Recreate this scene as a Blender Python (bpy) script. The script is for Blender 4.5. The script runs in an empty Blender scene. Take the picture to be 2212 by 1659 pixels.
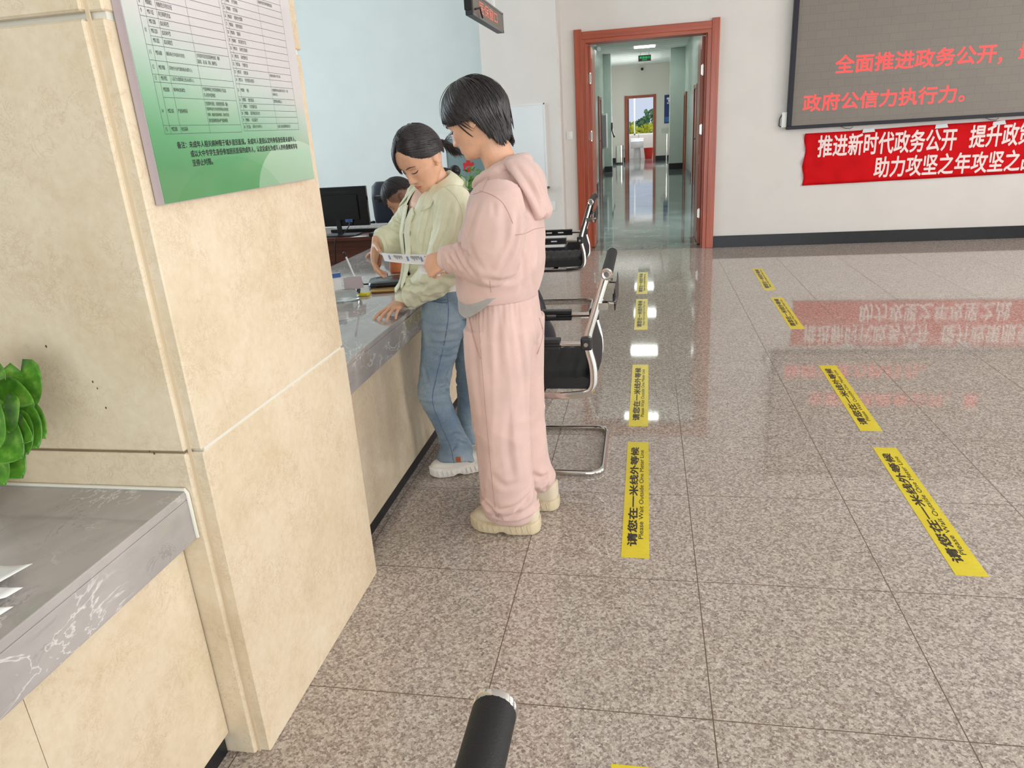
import bpy, bmesh, math, random
from mathutils import Vector, Matrix, noise
from mathutils.bvhtree import BVHTree
random.seed(7)
PI = math.pi
S = bpy.context.scene
COL = S.collection
def V(*a): return Vector(a)

# ------------------------------------------------------------------ camera
CAM_R = V(0.98283, 0.17348, -0.06028); CAM_D = V(0.002, -0.341, -0.94); CAM_F = V(-0.1837, 0.92402, -0.33545)
CAM_F.normalize(); CAM_R = (CAM_R - CAM_F * CAM_R.dot(CAM_F)).normalized(); CAM_U = CAM_R.cross(CAM_F)
cd = bpy.data.cameras.new('camera'); cam = bpy.data.objects.new('camera', cd); COL.objects.link(cam)
cd.sensor_width = 36; cd.lens = 1542.78 / 2212 * 36; cd.clip_start = 0.02; cd.clip_end = 400
mw = Matrix.Identity(4)
for i in range(3):
    mw[i][0] = CAM_R[i]; mw[i][1] = CAM_U[i]; mw[i][2] = -CAM_F[i]
mw[0][3], mw[1][3], mw[2][3] = 0, 0, 1.475
cam.matrix_world = mw
S.camera = cam

# ------------------------------------------------------------------ world, lights, exposure
wd = bpy.data.worlds.new('world'); S.world = wd; wd.use_nodes = True
nt = wd.node_tree; bg = nt.nodes['Background']
bg.inputs[0].default_value = (0.80, 0.85, 1.0, 1); bg.inputs[1].default_value = 0.68
def area(name, loc, rot, sx, sy, power, col):
    l = bpy.data.lights.new(name, 'AREA'); l.shape = 'RECTANGLE'; l.size = sx; l.size_y = sy
    l.energy = power; l.color = col
    o = bpy.data.objects.new(name, l); COL.objects.link(o); o.location = loc; o.rotation_euler = rot
    return o
# daylight entering by the window bands: right side of the hall, entrance behind the camera, office windows on the left
for i, yy in enumerate((-1.5, 2.0, 5.5)):
    area('window_daylight', (6.75, yy, 1.9), (0, PI / 2, 0), 2.2, 2.6, 106, (1.0, 0.97, 0.935))
area('entrance_daylight', (2.2, -4.4, 1.6), (PI / 2, 0, 0), 5.0, 2.8, 155, (0.93, 1.0, 1.0))
area('office_daylight', (-6.2, 5.5, 2.0), (0, -PI / 2, 0), 2.2, 3.6, 100, (0.80, 0.93, 1.0))
area('corridor_fill', (1.9, 11.2, 1.6), (0, PI / 2, 0), 2.0, 0.9, 45, (0.85, 1.0, 0.95))  # unseen area light added to brighten the dark corridor
area('washroom_fill', (-0.1, 30.9, 2.9), (0, 0, 0), 0.6, 0.6, 45, (0.85, 0.92, 1.0))  # fill added under the washroom ceiling, no real lamp fitting
area('corridor_end_fill', (2.3, 26.3, 1.5), (0, PI / 2, 0), 2.0, 1.8, 170, (1.0, 0.98, 0.95))  # fill added beyond the side opening to lift the corridor end wall
vs = S.view_settings
S.display_settings.display_device = 'sRGB'
vs.view_transform = 'Standard'; vs.look = 'None'; vs.exposure = 0.35; vs.gamma = 1; vs.use_curve_mapping = False
S.cycles.max_bounces = 8; S.cycles.diffuse_bounces = 5; S.cycles.glossy_bounces = 4
S.cycles.sample_clamp_indirect = 6
S.cycles.use_denoising = True

# ------------------------------------------------------------------ materials
def lin(c):
    return tuple(((x / 255) / 12.92 if x / 255 <= 0.04045 else ((x / 255 + 0.055) / 1.055) ** 2.4) for x in c) + (1,)
MATS = {}
class N:
    def __init__(s, name, rgb=(200, 200, 200), rough=0.5, metal=0.0, spec=0.5):
        m = bpy.data.materials.new(name); m.use_nodes = True; s.m = m; s.t = m.node_tree
        s.b = s.t.nodes['Principled BSDF']
        s.b.inputs['Base Color'].default_value = lin(rgb); s.b.inputs['Roughness'].default_value = rough
        s.b.inputs['Metallic'].default_value = metal
        s.b.inputs['Specular IOR Level'].default_value = spec
        m.diffuse_color = lin(rgb); MATS[name] = m
        s.co = None
    def n(s, typ, **kw):
        x = s.t.nodes.new(typ)
        for k, v in kw.items(): setattr(x, k, v)
        return x
    def link(s, a, b): s.t.links.new(a, b)
    def coord(s, scale=(1, 1, 1), loc=(0, 0, 0), rot=(0, 0, 0), kind='Object'):
        tc = s.n('ShaderNodeTexCoord'); mp = s.n('ShaderNodeMapping')
        mp.inputs['Scale'].default_value = scale; mp.inputs['Location'].default_value = loc; mp.inputs['Rotation'].default_value = rot
        s.link(tc.outputs[kind], mp.inputs[0]); return mp.outputs[0]
    def noise(s, co, scale, detail=4, rough=0.55, dist=0.0):
        x = s.n('ShaderNodeTexNoise'); x.inputs['Scale'].default_value = scale; x.inputs['Detail'].default_value = detail
        x.inputs['Roughness'].default_value = rough; x.inputs['Distortion'].default_value = dist
        s.link(co, x.inputs['Vector']); return x.outputs['Fac']
    def ramp(s, fac, stops, interp='LINEAR'):
        r = s.n('ShaderNodeValToRGB'); r.color_ramp.interpolation = interp; e = r.color_ramp.elements
        while len(e) < len(stops): e.new(0.5)
        for el, (p, c) in zip(e, stops):
            el.position = p; el.color = c if len(c) == 4 and max(c) <= 1 else lin(c)
        s.link(fac, r.inputs[0]); return r.outputs[0]
    def mix(s, fac, a, b, typ='MIX'):
        x = s.n('ShaderNodeMix', data_type='RGBA', blend_type=typ)
        for k, v in ((0, fac), (6, a), (7, b)):
            if hasattr(v, 'is_linked') or hasattr(v, 'links'): s.link(v, x.inputs[k])
            else: x.inputs[k].default_value = v
        return x.outputs[2]
    def math(s, op, a, b=0.0):
        x = s.n('ShaderNodeMath', operation=op)
        for k, v in ((0, a), (1, b)):
            if hasattr(v, 'links'): s.link(v, x.inputs[k])
            else: x.inputs[k].default_value = v
        return x.outputs[0]
    def bump(s, h, strength=0.2, dist=0.01):
        x = s.n('ShaderNodeBump'); x.inputs['Strength'].default_value = strength; x.inputs['Distance'].default_value = dist
        s.link(h, x.inputs['Height']); s.link(x.outputs[0], s.b.inputs['Normal'])
    def base(s, o): s.link(o, s.b.inputs['Base Color'])
    def rough(s, o): s.link(o, s.b.inputs['Roughness'])
def simple(name, rgb, rough=0.5, metal=0.0, spec=0.5, var=0.0, vscale=20, bumpv=0.0, bscale=200):
    k = N(name, rgb, rough, metal, spec)
    if var or bumpv:
        co = k.coord()
        if var:
            f = k.noise(co, vscale)
            lo = tuple(max(0, c * (1 - var)) for c in rgb); hi = tuple(min(255, c * (1 + var)) for c in rgb)
            k.base(k.ramp(f, [(0.3, lo), (0.7, hi)]))
        if bumpv: k.bump(k.noise(co, bscale, 2), bumpv, 0.002)
    return k.m
BLK = (0, 0, 0, 1); WHT = (1, 1, 1, 1)

# granite floor with joints
k = N('granite', (160, 145, 132), 0.12); co = k.coord()
dn = k.n('ShaderNodeTexNoise'); dn.inputs['Scale'].default_value = 160; dn.inputs['Detail'].default_value = 2; k.link(co, dn.inputs['Vector'])
va = k.n('ShaderNodeVectorMath', operation='MULTIPLY_ADD'); va.inputs[1].default_value = (.012, .012, .0); k.link(dn.outputs['Color'], va.inputs[0]); k.link(co, va.inputs[2]); wco = va.outputs[0]
def grains(scale, stops):
    v = k.n('ShaderNodeTexVoronoi', voronoi_dimensions='2D'); v.inputs['Scale'].default_value = scale; k.link(wco, v.inputs['Vector'])
    s_ = k.n('ShaderNodeSeparateColor'); k.link(v.outputs['Color'], s_.inputs[0]); return k.ramp(s_.outputs[0], stops)
f3 = k.noise(co, 1.3, 3)
c1 = grains(135, [(0.0, (96, 90, 92)), (0.10, (130, 116, 110)), (0.42, (162, 146, 136)), (0.55, (188, 176, 165)), (1.0, (228, 221, 211))])
c2 = grains(310, [(0.0, (56, 54, 62)), (0.07, (122, 110, 104)), (0.45, (158, 142, 132)), (0.6, (194, 182, 171)), (1.0, (228, 221, 211))])
c = k.mix(0.45, c1, c2)
c = k.mix(0.16, c, k.ramp(f3, [(0.35, (158, 140, 122)), (0.65, (170, 162, 158))]))
sx = k.n('ShaderNodeSeparateXYZ'); k.link(co, sx.inputs[0])
def joint(out, off, size):
    a = k.math('SUBTRACT', out, off); a = k.math('DIVIDE', a, size); a = k.math('FRACT', a)
    a = k.math('SUBTRACT', a, 0.5); a = k.math('ABSOLUTE', a); return k.math('GREATER_THAN', a, 0.5 - 0.0027)
jx = joint(sx.outputs[0], 0.175, 0.605); jy = joint(sx.outputs[1], 2.11, 0.602)
j = k.math('MAXIMUM', jx, jy)
k.base(k.mix(j, c, lin((104, 86, 72))))
k.rough(k.math('ADD', k.math('MULTIPLY', j, 0.4), k.ramp(f3, [(0.3, (.03, .03, .03, 1)), (0.7, (.055, .055, .055, 1))])))
k.b.inputs['IOR'].default_value = 1.52
# corridor floor tile
k = N('corridor_tile', (120, 128, 130), 0.06); co = k.coord()
f = k.noise(co, 2.0, 8, 0.6, 1.2)
c = k.ramp(f, [(0.35, (96, 106, 106)), (0.6, (138, 146, 146)), (0.75, (160, 165, 162))])
sx = k.n('ShaderNodeSeparateXYZ'); k.link(co, sx.inputs[0])
j = k.math('MAXIMUM', joint(sx.outputs[0], -0.23, 0.8), joint(sx.outputs[1], 8.87, 0.8))
k.base(k.mix(j, c, lin((70, 74, 78))))
# cream marble cladding
def marble(name, lo, mid, hi, vein):
    k = N(name, mid, 0.22); co = k.coord()
    d = k.noise(co, 3.0, 6, 0.6); 
    base = k.ramp(k.noise(co, 5, 8, 0.62, 0.6), [(0.33, lo), (0.5, mid), (0.68, hi)])
    # meandering thin veins: level lines of a turbulent noise
    w = k.noise(co, 21, 6, 0.68, 0.9)
    a = k.math('ABSOLUTE', k.math('SUBTRACT', w, 0.5))
    line = k.ramp(a, [(0.0, WHT), (0.028, BLK)])
    msk = k.ramp(k.noise(co, 7, 4), [(0.44, BLK), (0.64, WHT)])
    w2 = k.noise(co, 44, 5, 0.65, 0.8); a2 = k.math('ABSOLUTE', k.math('SUBTRACT', w2, 0.5)); line2 = k.ramp(a2, [(0.0, WHT), (0.03, BLK)]); msk2 = k.ramp(k.noise(co, 9, 4), [(0.46, BLK), (0.62, WHT)])
    v = k.math('MAXIMUM', k.math('MULTIPLY', k.math('MULTIPLY', line, msk), 0.30), k.math('MULTIPLY', k.math('MULTIPLY', line2, msk2), 0.34))
    base = k.mix(0.35, base, k.ramp(k.noise(co, 46, 4, 0.6), [(0.36, lo), (0.52, mid), (0.66, hi)]))
    base = k.mix(v, base, lin(vein))
    sp = k.ramp(k.noise(co, 60, 2), [(0.60, BLK), (0.75, (0.25, 0.25, 0.25, 1))])
    k.base(k.mix(sp, base, lin(hi)))
    return k.m
marble('cream_marble', (217, 198, 168), (226, 210, 182), (232, 219, 196), (176, 142, 110))
# grey artificial marble of the counter top
k = N('grey_marble', (160, 156, 152), 0.07); co = k.coord((1.0, 0.55, 1.0))
base = k.ramp(k.noise(co, 4, 6, 0.6, 0.5), [(0.35, (160, 156, 153)), (0.65, (184, 178, 175))])
w = k.noise(co, 7, 4, 0.6, 2.6); a = k.math('ABSOLUTE', k.math('SUBTRACT', w, 0.5))
line = k.ramp(a, [(0.0, WHT), (0.022, BLK)])
msk = k.ramp(k.noise(co, 5, 2), [(0.49, BLK), (0.60, WHT)])
base = k.mix(k.math('MULTIPLY', k.math('MULTIPLY', line, msk), 0.75), base, lin((236, 234, 230)))
w2 = k.noise(k.coord((1, 0.6, 1), (3, 1, 2)), 9, 4, 0.6, 2.0); a2 = k.math('ABSOLUTE', k.math('SUBTRACT', w2, 0.5))
line2 = k.ramp(a2, [(0.0, WHT), (0.015, BLK)])
msk2 = k.ramp(k.noise(co, 6, 2), [(0.36, WHT), (0.48, BLK)])
base = k.mix(k.math('MULTIPLY', k.math('MULTIPLY', line2, msk2), 0.6), base, lin((104, 100, 98)))
k.base(base)
simple('wall_paint', (221, 217, 212), 0.75, var=0.012, vscale=3, bumpv=0.04, bscale=120)
simple('office_paint', (216, 224, 222), 0.75, var=0.01, vscale=3)
simple('corridor_paint', (200, 212, 205), 0.22, var=0.012, vscale=3)
simple('corridor_end_paint', (222, 214, 206), 0.6)
simple('ceiling_paint', (240, 240, 238), 0.8)
simple('black_stone', (30, 31, 35), 0.3, spec=0.35, var=0.15, vscale=30)
simple('silicone', (226, 224, 212), 0.4); simple('joint_beige', (214, 196, 168), 0.5)
k = N('red_wood', (150, 62, 36), 0.28); co = k.coord((30, 30, 1.2))
k.base(k.ramp(k.noise(co, 1.0, 5, 0.6, 0.4), [(0.35, (150, 66, 42)), (0.55, (170, 80, 52)), (0.7, (184, 92, 60))]))
k = N('red_wood_across', (150, 62, 36), 0.28); co = k.coord((1.2, 30, 30))
k.base(k.ramp(k.noise(co, 1.0, 5, 0.6, 0.4), [(0.35, (150, 66, 42)), (0.55, (170, 80, 52)), (0.7, (184, 92, 60))]))
k = N('dark_wood', (84, 42, 26), 0.3); co = k.coord((2, 30, 30))
k.base(k.ramp(k.noise(co, 1.0, 5, 0.6, 0.4), [(0.35, (70, 34, 22)), (0.6, (104, 54, 34))]))
simple('chrome', (214, 212, 208), 0.10, 1.0); simple('steel', (190, 186, 178), 0.25, 1.0)
simple('dull_metal', (150, 150, 152), 0.4, 0.9)
simple('black_plastic', (26, 26, 29), 0.38, bumpv=0.02); simple('frame_black', (34, 34, 44), 0.45, spec=0.3); simple('glossy_black', (20, 21, 24), 0.12)
simple('dark_grey_plastic', (52, 54, 58), 0.45); simple('white_plastic', (232, 232, 230), 0.35)
simple('mesh_fabric', (22, 22, 25), 0.62, bumpv=0.35, bscale=420)
simple('leather_black', (44, 50, 60), 0.35, bumpv=0.15, bscale=150)
simple('paper', (242, 242, 242), 0.7); simple('print_grey', (120, 124, 134), 0.7); simple('print_blue', (70, 110, 176), 0.7); simple('print_pale_blue', (112, 146, 198), 0.7); simple('dirt_brown', (96, 66, 44), 0.8)
simple('print_dark', (48, 48, 52), 0.6); simple('poster_edge', (182, 168, 172), 0.4)
simple('sticker_ink', (52, 44, 36), 0.45); simple('banner_white', (246, 226, 222), 0.7)
simple('table_ink', (72, 76, 80), 0.5); simple('poster_ink', (34, 44, 40), 0.4)
k = N('sticker_yellow', (226, 206, 42), 0.35); co = k.coord()
w = k.noise(co, 6, 4, 0.6, 2.5); a = k.math('ABSOLUTE', k.math('SUBTRACT', w, 0.5))
k.base(k.mix(k.math('MULTIPLY', k.ramp(a, [(0, WHT), (0.006, BLK)]), 0.35), k.ramp(k.noise(co, 9), [(0.3, (221, 200, 40)), (0.7, (232, 214, 52))]), lin((150, 132, 40))))
k = N('banner_red', (214, 16, 26), 0.7, spec=0.15); co = k.coord((1, 1, 0.6))
k.base(k.ramp(k.noise(co, 5, 2), [(0.3, (196, 6, 16)), (0.7, (214, 12, 22))])); k.bump(k.noise(co, 7, 2), 0.12, 0.02)
k = N('led_panel', (120, 112, 103), 0.5); co = k.coord()
wv = k.n('ShaderNodeTexWave', wave_type='BANDS', bands_direction='X'); wv.inputs['Scale'].default_value = 31; k.link(co, wv.inputs[0])
c = k.ramp(wv.outputs['Fac'], [(0.2, (104, 97, 90)), (0.8, (136, 128, 118))])
br = k.n('ShaderNodeTexBrick'); br.inputs['Scale'].default_value = 3.1; br.inputs['Mortar Size'].default_value = 0.006
br.inputs['Color1'].default_value = lin((134, 126, 116)); br.inputs['Color2'].default_value = lin((128, 122, 114)); br.inputs['Mortar'].default_value = lin((108, 100, 92))
mp = k.coord((1, 1, 1), rot=(PI / 2, 0, 0)); k.link(mp, br.inputs['Vector'])
k.base(k.mix(0.5, c, br.outputs[0]))
def emis(name, rgb, st, base=(30, 30, 30)):
    k = N(name, base, 0.5); k.b.inputs['Emission Color'].default_value = lin(rgb); k.b.inputs['Emission Strength'].default_value = st; return k.m
emis('led_red', (255, 70, 66), 0.95, (120, 40, 40)); emis('lamp_panel', (244, 255, 246), 14.0, (240, 240, 240))
emis('exit_green', (40, 210, 110), 0.9, (10, 60, 30)); emis('led_red_dim', (255, 120, 100), 0.55, (150, 110, 100))
# poster face: white upper part fading into a printed green foot, with pale printed arcs
k = N('poster_print', (220, 222, 218), 0.10); co = k.coord(); sx = k.n('ShaderNodeSeparateXYZ'); k.link(co, sx.inputs[0])
z = sx.outputs[2]; y = sx.outputs[1]
zz = k.math('ADD', z, k.math('MULTIPLY', k.math('SUBTRACT', y, 1.65), 0.22))
mr = k.n('ShaderNodeMapRange'); mr.inputs[1].default_value = 1.38; mr.inputs[2].default_value = 1.74; k.link(zz, mr.inputs[0])
c = k.ramp(mr.outputs[0], [(0.0, (92, 150, 104)), (0.18, (106, 164, 120)), (0.36, (140, 184, 152)), (0.62, (190, 206, 196)), (0.85, (212, 208, 208))])
def disc(cy, cz, ry, rz):
    a = k.math('POWER', k.math('DIVIDE', k.math('SUBTRACT', y, cy), ry), 2.0); b = k.math('POWER', k.math('DIVIDE', k.math('SUBTRACT', z, cz), rz), 2.0)
    return k.math('LESS_THAN', k.math('ADD', a, b), 1.0)
dm = k.math('MULTIPLY', disc(1.88, 1.36, 0.21, 0.122), 0.28); c = k.mix(dm, c, lin((232, 244, 234)))
dm = k.math('MULTIPLY', disc(1.56, 1.32, 0.24, 0.135), 0.16); c = k.mix(dm, c, lin((40, 140, 70)))
k.base(c)
# glass of the fire cabinet, clear plastic
k = N('cabinet_glass', (128, 148, 150), 0.08); simple('alu_white', (226, 232, 234), 0.35); simple('fire_red', (206, 40, 44), 0.5)
k = N('clear_plastic', (226, 234, 232), 0.06); k.b.inputs['Transmission Weight'].default_value = 0.85; k.b.inputs['IOR'].default_value = 1.3
k = N('window_glass', (240, 246, 250), 0.0); k.b.inputs['Transmission Weight'].default_value = 1.0; k.b.inputs['IOR'].default_value = 1.01
simple('porcelain', (240, 240, 240), 0.15); simple('bucket_red', (220, 52, 36), 0.35); simple('poster_navy', (26, 48, 112), 0.4)
simple('foliage_yellow', (206, 200, 48), 0.7, var=0.3, vscale=6); simple('foliage_green', (96, 132, 84), 0.7, var=0.3, vscale=6)
# plants
k = N('pothos_leaf', (62, 134, 30), 0.30); co = k.coord()
k.base(k.ramp(k.noise(co, 38, 3), [(0.3, (58, 108, 30)), (0.55, (88, 144, 44)), (0.75, (136, 178, 78))]))
k.b.inputs['Subsurface Weight'].default_value = 0.0
simple('stem_green', (104, 150, 60), 0.5); simple('terracotta_white', (222, 220, 214), 0.3); simple('soil', (60, 44, 34), 0.9)
simple('wrap_green', (204, 214, 176), 0.6)
# people
def skinmat(name, rgb):
    k = N(name, rgb, 0.48); co = k.coord(); f = k.noise(co, 28, 3)
    at = k.n('ShaderNodeVertexColor'); at.layer_name = 'tint'
    c = k.ramp(f, [(0.3, tuple(x * 0.95 for x in rgb)), (0.7, tuple(min(255, x * 1.03) for x in rgb))])
    k.base(k.mix(1.0, c, at.outputs['Color'], 'MULTIPLY'))
    k.b.inputs['Subsurface Weight'].default_value = 0.12; k.b.inputs['Subsurface Radius'].default_value = (0.012, 0.005, 0.003)
    k.b.inputs['Subsurface Scale'].default_value = 1.0
    return k.m
skinmat('skin', (222, 172, 142)); skinmat('skin_tan', (208, 154, 120))
k = N('hair', (30, 26, 29), 0.34, spec=0.5); co = k.coord((160, 160, 12)); f = k.noise(co, 1, 3)
k.base(k.ramp(f, [(0.35, (20, 17, 20)), (0.7, (52, 44, 46))])); k.bump(f, 0.35, 0.003)
def cloth(name, rgb, rough=0.85, var=0.03, weave=900, b=0.12, sheen=0.2):
    k = N(name, rgb, rough); co = k.coord()
    k.base(k.ramp(k.noise(co, 9, 4), [(0.3, tuple(x * (1 - var) for x in rgb)), (0.7, tuple(min(255, x * (1 + var)) for x in rgb))]))
    f = k.noise(co, weave, 1); f2 = k.noise(co, 14, 3); k.bump(k.math('ADD', k.math('MULTIPLY', f, 0.12), f2), b, 0.012)
    k.b.inputs['Sheen Weight'].default_value = sheen
    return k.m
cloth('pink_fleece', (211, 180, 172)); cloth('pink_rib', (214, 184, 178)); cloth('grey_jersey', (166, 164, 162), var=0.08)
cloth('seam_pink', (186, 146, 138)); cloth('mint_shirt', (232, 231, 202), 0.6, 0.02, b=0.25, sheen=0.0); cloth('seam_mint', (196, 198, 162))
cloth('white_tee', (238, 236, 236)); cloth('navy_cloth', (34, 31, 40), 0.8); cloth('beige_shoe', (212, 198, 174), 0.6); cloth('white_shoe', (240, 236, 228), 0.55, b=0.05)
cloth('shoe_sole', (206, 190, 158), 0.55); cloth('shoe_panel', (204, 188, 168), 0.6); cloth('man_shirt', (70, 74, 92), 0.8)
k = N('denim', (88, 118, 150), 0.8); co = k.coord()
f = k.noise(co, 5, 4); g = k.noise(k.coord((500, 500, 90)), 1, 2)
c = k.ramp(f, [(0.32, (104, 130, 156)), (0.52, (142, 162, 178)), (0.72, (184, 196, 202))])
k.base(k.mix(0.25, c, k.ramp(g, [(0.3, (96, 122, 152)), (0.7, (180, 194, 202))]))); k.bump(k.math('ADD', k.math('MULTIPLY', g, .1), k.noise(co, 16, 3)), 0.15, 0.012)
cloth('denim_seam', (82, 106, 142), 0.8); cloth('denim_hem', (150, 166, 178), 0.8); simple('tan_leather', (186, 106, 62), 0.45, var=0.1, vscale=20)
simple('brown_leather', (122, 70, 44), 0.5); simple('gold', (204, 160, 70), 0.3, 0.8); simple('pouch_black', (28, 30, 36), 0.2, bumpv=0.3, bscale=30)
simple('lip_line', (146, 74, 66), 0.6); simple('lid_shade', (176, 122, 96), 0.6); simple('lash', (48, 34, 32), 0.6); simple('brow', (92, 64, 54), 0.7)
M = MATS

# ------------------------------------------------------------------ mesh helpers
class MB:
    def __init__(s): s.v = []; s.f = []; s.mi = []
    def add(s, vs, fs, mi=0):
        o = len(s.v); s.v += [Vector(v) for v in vs]; s.f += [tuple(i + o for i in f) for f in fs]; s.mi += [mi] * len(fs); return s
    def box(s, a, b, mi=0):
        x0, y0, z0 = [min(p, q) for p, q in zip(a, b)]; x1, y1, z1 = [max(p, q) for p, q in zip(a, b)]
        return s.add([(x0, y0, z0), (x1, y0, z0), (x1, y1, z0), (x0, y1, z0), (x0, y0, z1), (x1, y0, z1), (x1, y1, z1), (x0, y1, z1)],
                     [(0, 3, 2, 1), (4, 5, 6, 7), (0, 1, 5, 4), (1, 2, 6, 5), (2, 3, 7, 6), (3, 0, 4, 7)], mi)
    def tube(s, pts, r, n=10, flat=1.0, ref=None, mi=0, closed=False, power=2.0):
        pts = [Vector(p) for p in pts]; m = len(pts); rs = r if isinstance(r, (list, tuple)) else [r] * m
        vs = []; prev = None
        for i, p in enumerate(pts):
            if closed: t = pts[(i + 1) % m] - pts[i - 1]
            else: t = pts[min(i + 1, m - 1)] - pts[max(i - 1, 0)]
            if t.length < 1e-9: t = V(0, 0, 1)
            t.normalize()
            u = Vector(ref) if ref is not None else (prev if prev is not None else (V(0, 0, 1) if abs(t.z) < 0.9 else V(1, 0, 0)))
            a = u - t * u.dot(t)
            if a.length < 1e-6: a = t.orthogonal()
            a.normalize(); b = t.cross(a); prev = a
            ra, rb = (rs[i] if isinstance(rs[i], (tuple, list)) else (rs[i], rs[i] * flat))
            for q in range(n):
                th = 2 * PI * q / n; c, d = math.cos(th), math.sin(th)
                c = math.copysign(abs(c) ** (2 / power), c); d = math.copysign(abs(d) ** (2 / power), d)
                vs.append(p + a * (ra * c) + b * (rb * d))
        fs = []
        for i in range(m if closed else m - 1):
            for q in range(n):
                i2 = (i + 1) % m
                fs.append((i * n + q, i * n + (q + 1) % n, i2 * n + (q + 1) % n, i2 * n + q))
        if not closed:
            fs.append(tuple(range(n - 1, -1, -1))); fs.append(tuple((m - 1) * n + q for q in range(n)))
        return s.add(vs, fs, mi)
    def cyl(s, a, b, r, n=20, mi=0): return s.tube([a, b], r, n, mi=mi)
    def lathe(s, c, prof, n=28, mi=0):
        vs = []; fs = []
        for (r, z) in prof:
            for q in range(n): vs.append((c[0] + r * math.cos(2 * PI * q / n), c[1] + r * math.sin(2 * PI * q / n), c[2] + z))
        for i in range(len(prof) - 1):
            for q in range(n): fs.append((i * n + q, i * n + (q + 1) % n, (i + 1) * n + (q + 1) % n, (i + 1) * n + q))
        fs.append(tuple(range(n - 1, -1, -1))); fs.append(tuple((len(prof) - 1) * n + q for q in range(n)))
        return s.add(vs, fs, mi)
    def ball(s, c, r, ax=None, nu=20, nv=14, mi=0):
        r = r if isinstance(r, (tuple, list)) else (r, r, r)
        ax = ax or (V(1, 0, 0), V(0, 1, 0), V(0, 0, 1)); c = Vector(c); vs = []; fs = []
        for j in range(1, nv):
            th = PI * j / nv
            for i in range(nu):
                ph = 2 * PI * i / nu
                vs.append(c + ax[0] * (r[0] * math.sin(th) * math.cos(ph)) + ax[1] * (r[1] * math.sin(th) * math.sin(ph)) + ax[2] * (r[2] * math.cos(th)))
        top = len(vs); vs.append(c + ax[2] * r[2]); bot = len(vs); vs.append(c - ax[2] * r[2])
        for j in range(nv - 2):
            for i in range(nu): fs.append((j * nu + i, (j + 1) * nu + i, (j + 1) * nu + (i + 1) % nu, j * nu + (i + 1) % nu))
        for i in range(nu):
            fs.append((top, i, (i + 1) % nu)); fs.append((bot, (nv - 2) * nu + (i + 1) % nu, (nv - 2) * nu + i))
        return s.add(vs, fs, mi)
    def rings(s, rings, n=40, mi=0):
        """rings: (centre, axis a, axis b, ra, rb, power)"""
        vs = []; fs = []
        for c, a, b, ra, rb, pw in rings:
            for q in range(n):
                th = 2 * PI * q / n; x, y = math.cos(th), math.sin(th)
                x = math.copysign(abs(x) ** (2 / pw), x); y = math.copysign(abs(y) ** (2 / pw), y)
                vs.append(Vector(c) + a * (ra * x) + b * (rb * y))
        m = len(rings)
        for i in range(m - 1):
            for q in range(n): fs.append((i * n + q, i * n + (q + 1) % n, (i + 1) * n + (q + 1) % n, (i + 1) * n + q))
        fs.append(tuple(range(n - 1, -1, -1))); fs.append(tuple((m - 1) * n + q for q in range(n)))
        return s.add(vs, fs, mi)
    def mesh(s, name, off=V(0, 0, 0)):
        me = bpy.data.meshes.new(name); me.from_pydata([v - off for v in s.v], [], s.f)
        bm = bmesh.new(); bm.from_mesh(me); bmesh.ops.recalc_face_normals(bm, faces=bm.faces); bm.to_mesh(me); bm.free()
        return me

def catmull(pts, sub=6):
    """pts: list of tuples of floats (any length)"""
    out = []; m = len(pts)
    for i in range(m - 1):
        p0, p1, p2, p3 = pts[max(i - 1, 0)], pts[i], pts[i + 1], pts[min(i + 2, m - 1)]
        for j in range(sub):
            t = j / sub
            out.append(tuple(0.5 * (2 * b + (c - a) * t + (2 * a - 5 * b + 4 * c - d) * t * t + (3 * b - a - 3 * c + d) * t ** 3) for a, b, c, d in zip(p0, p1, p2, p3)))
    out.append(tuple(pts[-1])); return out
def limb(mb, pts, sub=6, n=24, ref=None, mi=0):
    """pts: (x,y,z,ra,rb)"""
    q = catmull(pts, sub)
    mb.tube([p[:3] for p in q], [(max(p[3], .001), max(p[4], .001)) for p in q], n, ref=ref, mi=mi)

def finish(me, smooth=True, angle=None):
    if smooth:
        for p in me.polygons: p.use_smooth = True
        if angle: me.set_sharp_from_angle(angle=math.radians(angle))
def mkobj(name, me, mats, parent=None, loc=None):
    o = bpy.data.objects.new(name, me); COL.objects.link(o)
    for m in (mats if isinstance(mats, (list, tuple)) else [mats]): me.materials.append(M[m] if isinstance(m, str) else m)
    if parent is not None: o.parent = parent
    if loc is not None: o.location = loc
    return o
def bevel(me, w, seg=2):
    bm = bmesh.new(); bm.from_mesh(me)
    bmesh.ops.bevel(bm, geom=[e for e in bm.edges if len(e.link_faces) == 2 and e.calc_face_angle(0) > 0.6], offset=w, segments=seg, affect='EDGES', profile=0.6)
    bm.to_mesh(me); bm.free()
def build(mb, name, mats, parent=None, off=None, smooth=True, angle=35, bev=0, seg=2):
    off = Vector(off) if off is not None else (wloc(parent) if parent is not None else V(0, 0, 0))
    me = mb.mesh(name, off)
    for p, i in zip(me.polygons, mb.mi): p.material_index = i
    if bev: bevel(me, bev, seg)
    finish(me, smooth, angle)
    return mkobj(name, me, mats, parent)
ROOTLOC = {}
def wloc(o):
    p = V(0, 0, 0)
    while o is not None: p = p + o.location; o = o.parent
    return p
def tag(o, label=None, cat=None, group=None, kind=None):
    if label: o['label'] = label
    if cat: o['category'] = cat
    if group: o['group'] = group
    if kind: o['kind'] = kind
    return o
def thing(name, label, cat, loc, group=None):
    o = bpy.data.objects.new(name, None); COL.objects.link(o); o.location = loc; o.empty_display_size = 0.05
    return tag(o, label, cat, group)
def struct(o): o['kind'] = 'structure'; return o
def copy_tree(o, parent=None):
    c = o.copy(); COL.objects.link(c)
    if parent is not None: c.parent = parent
    for ch in list(o.children): copy_tree(ch, c)
    return c
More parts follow.
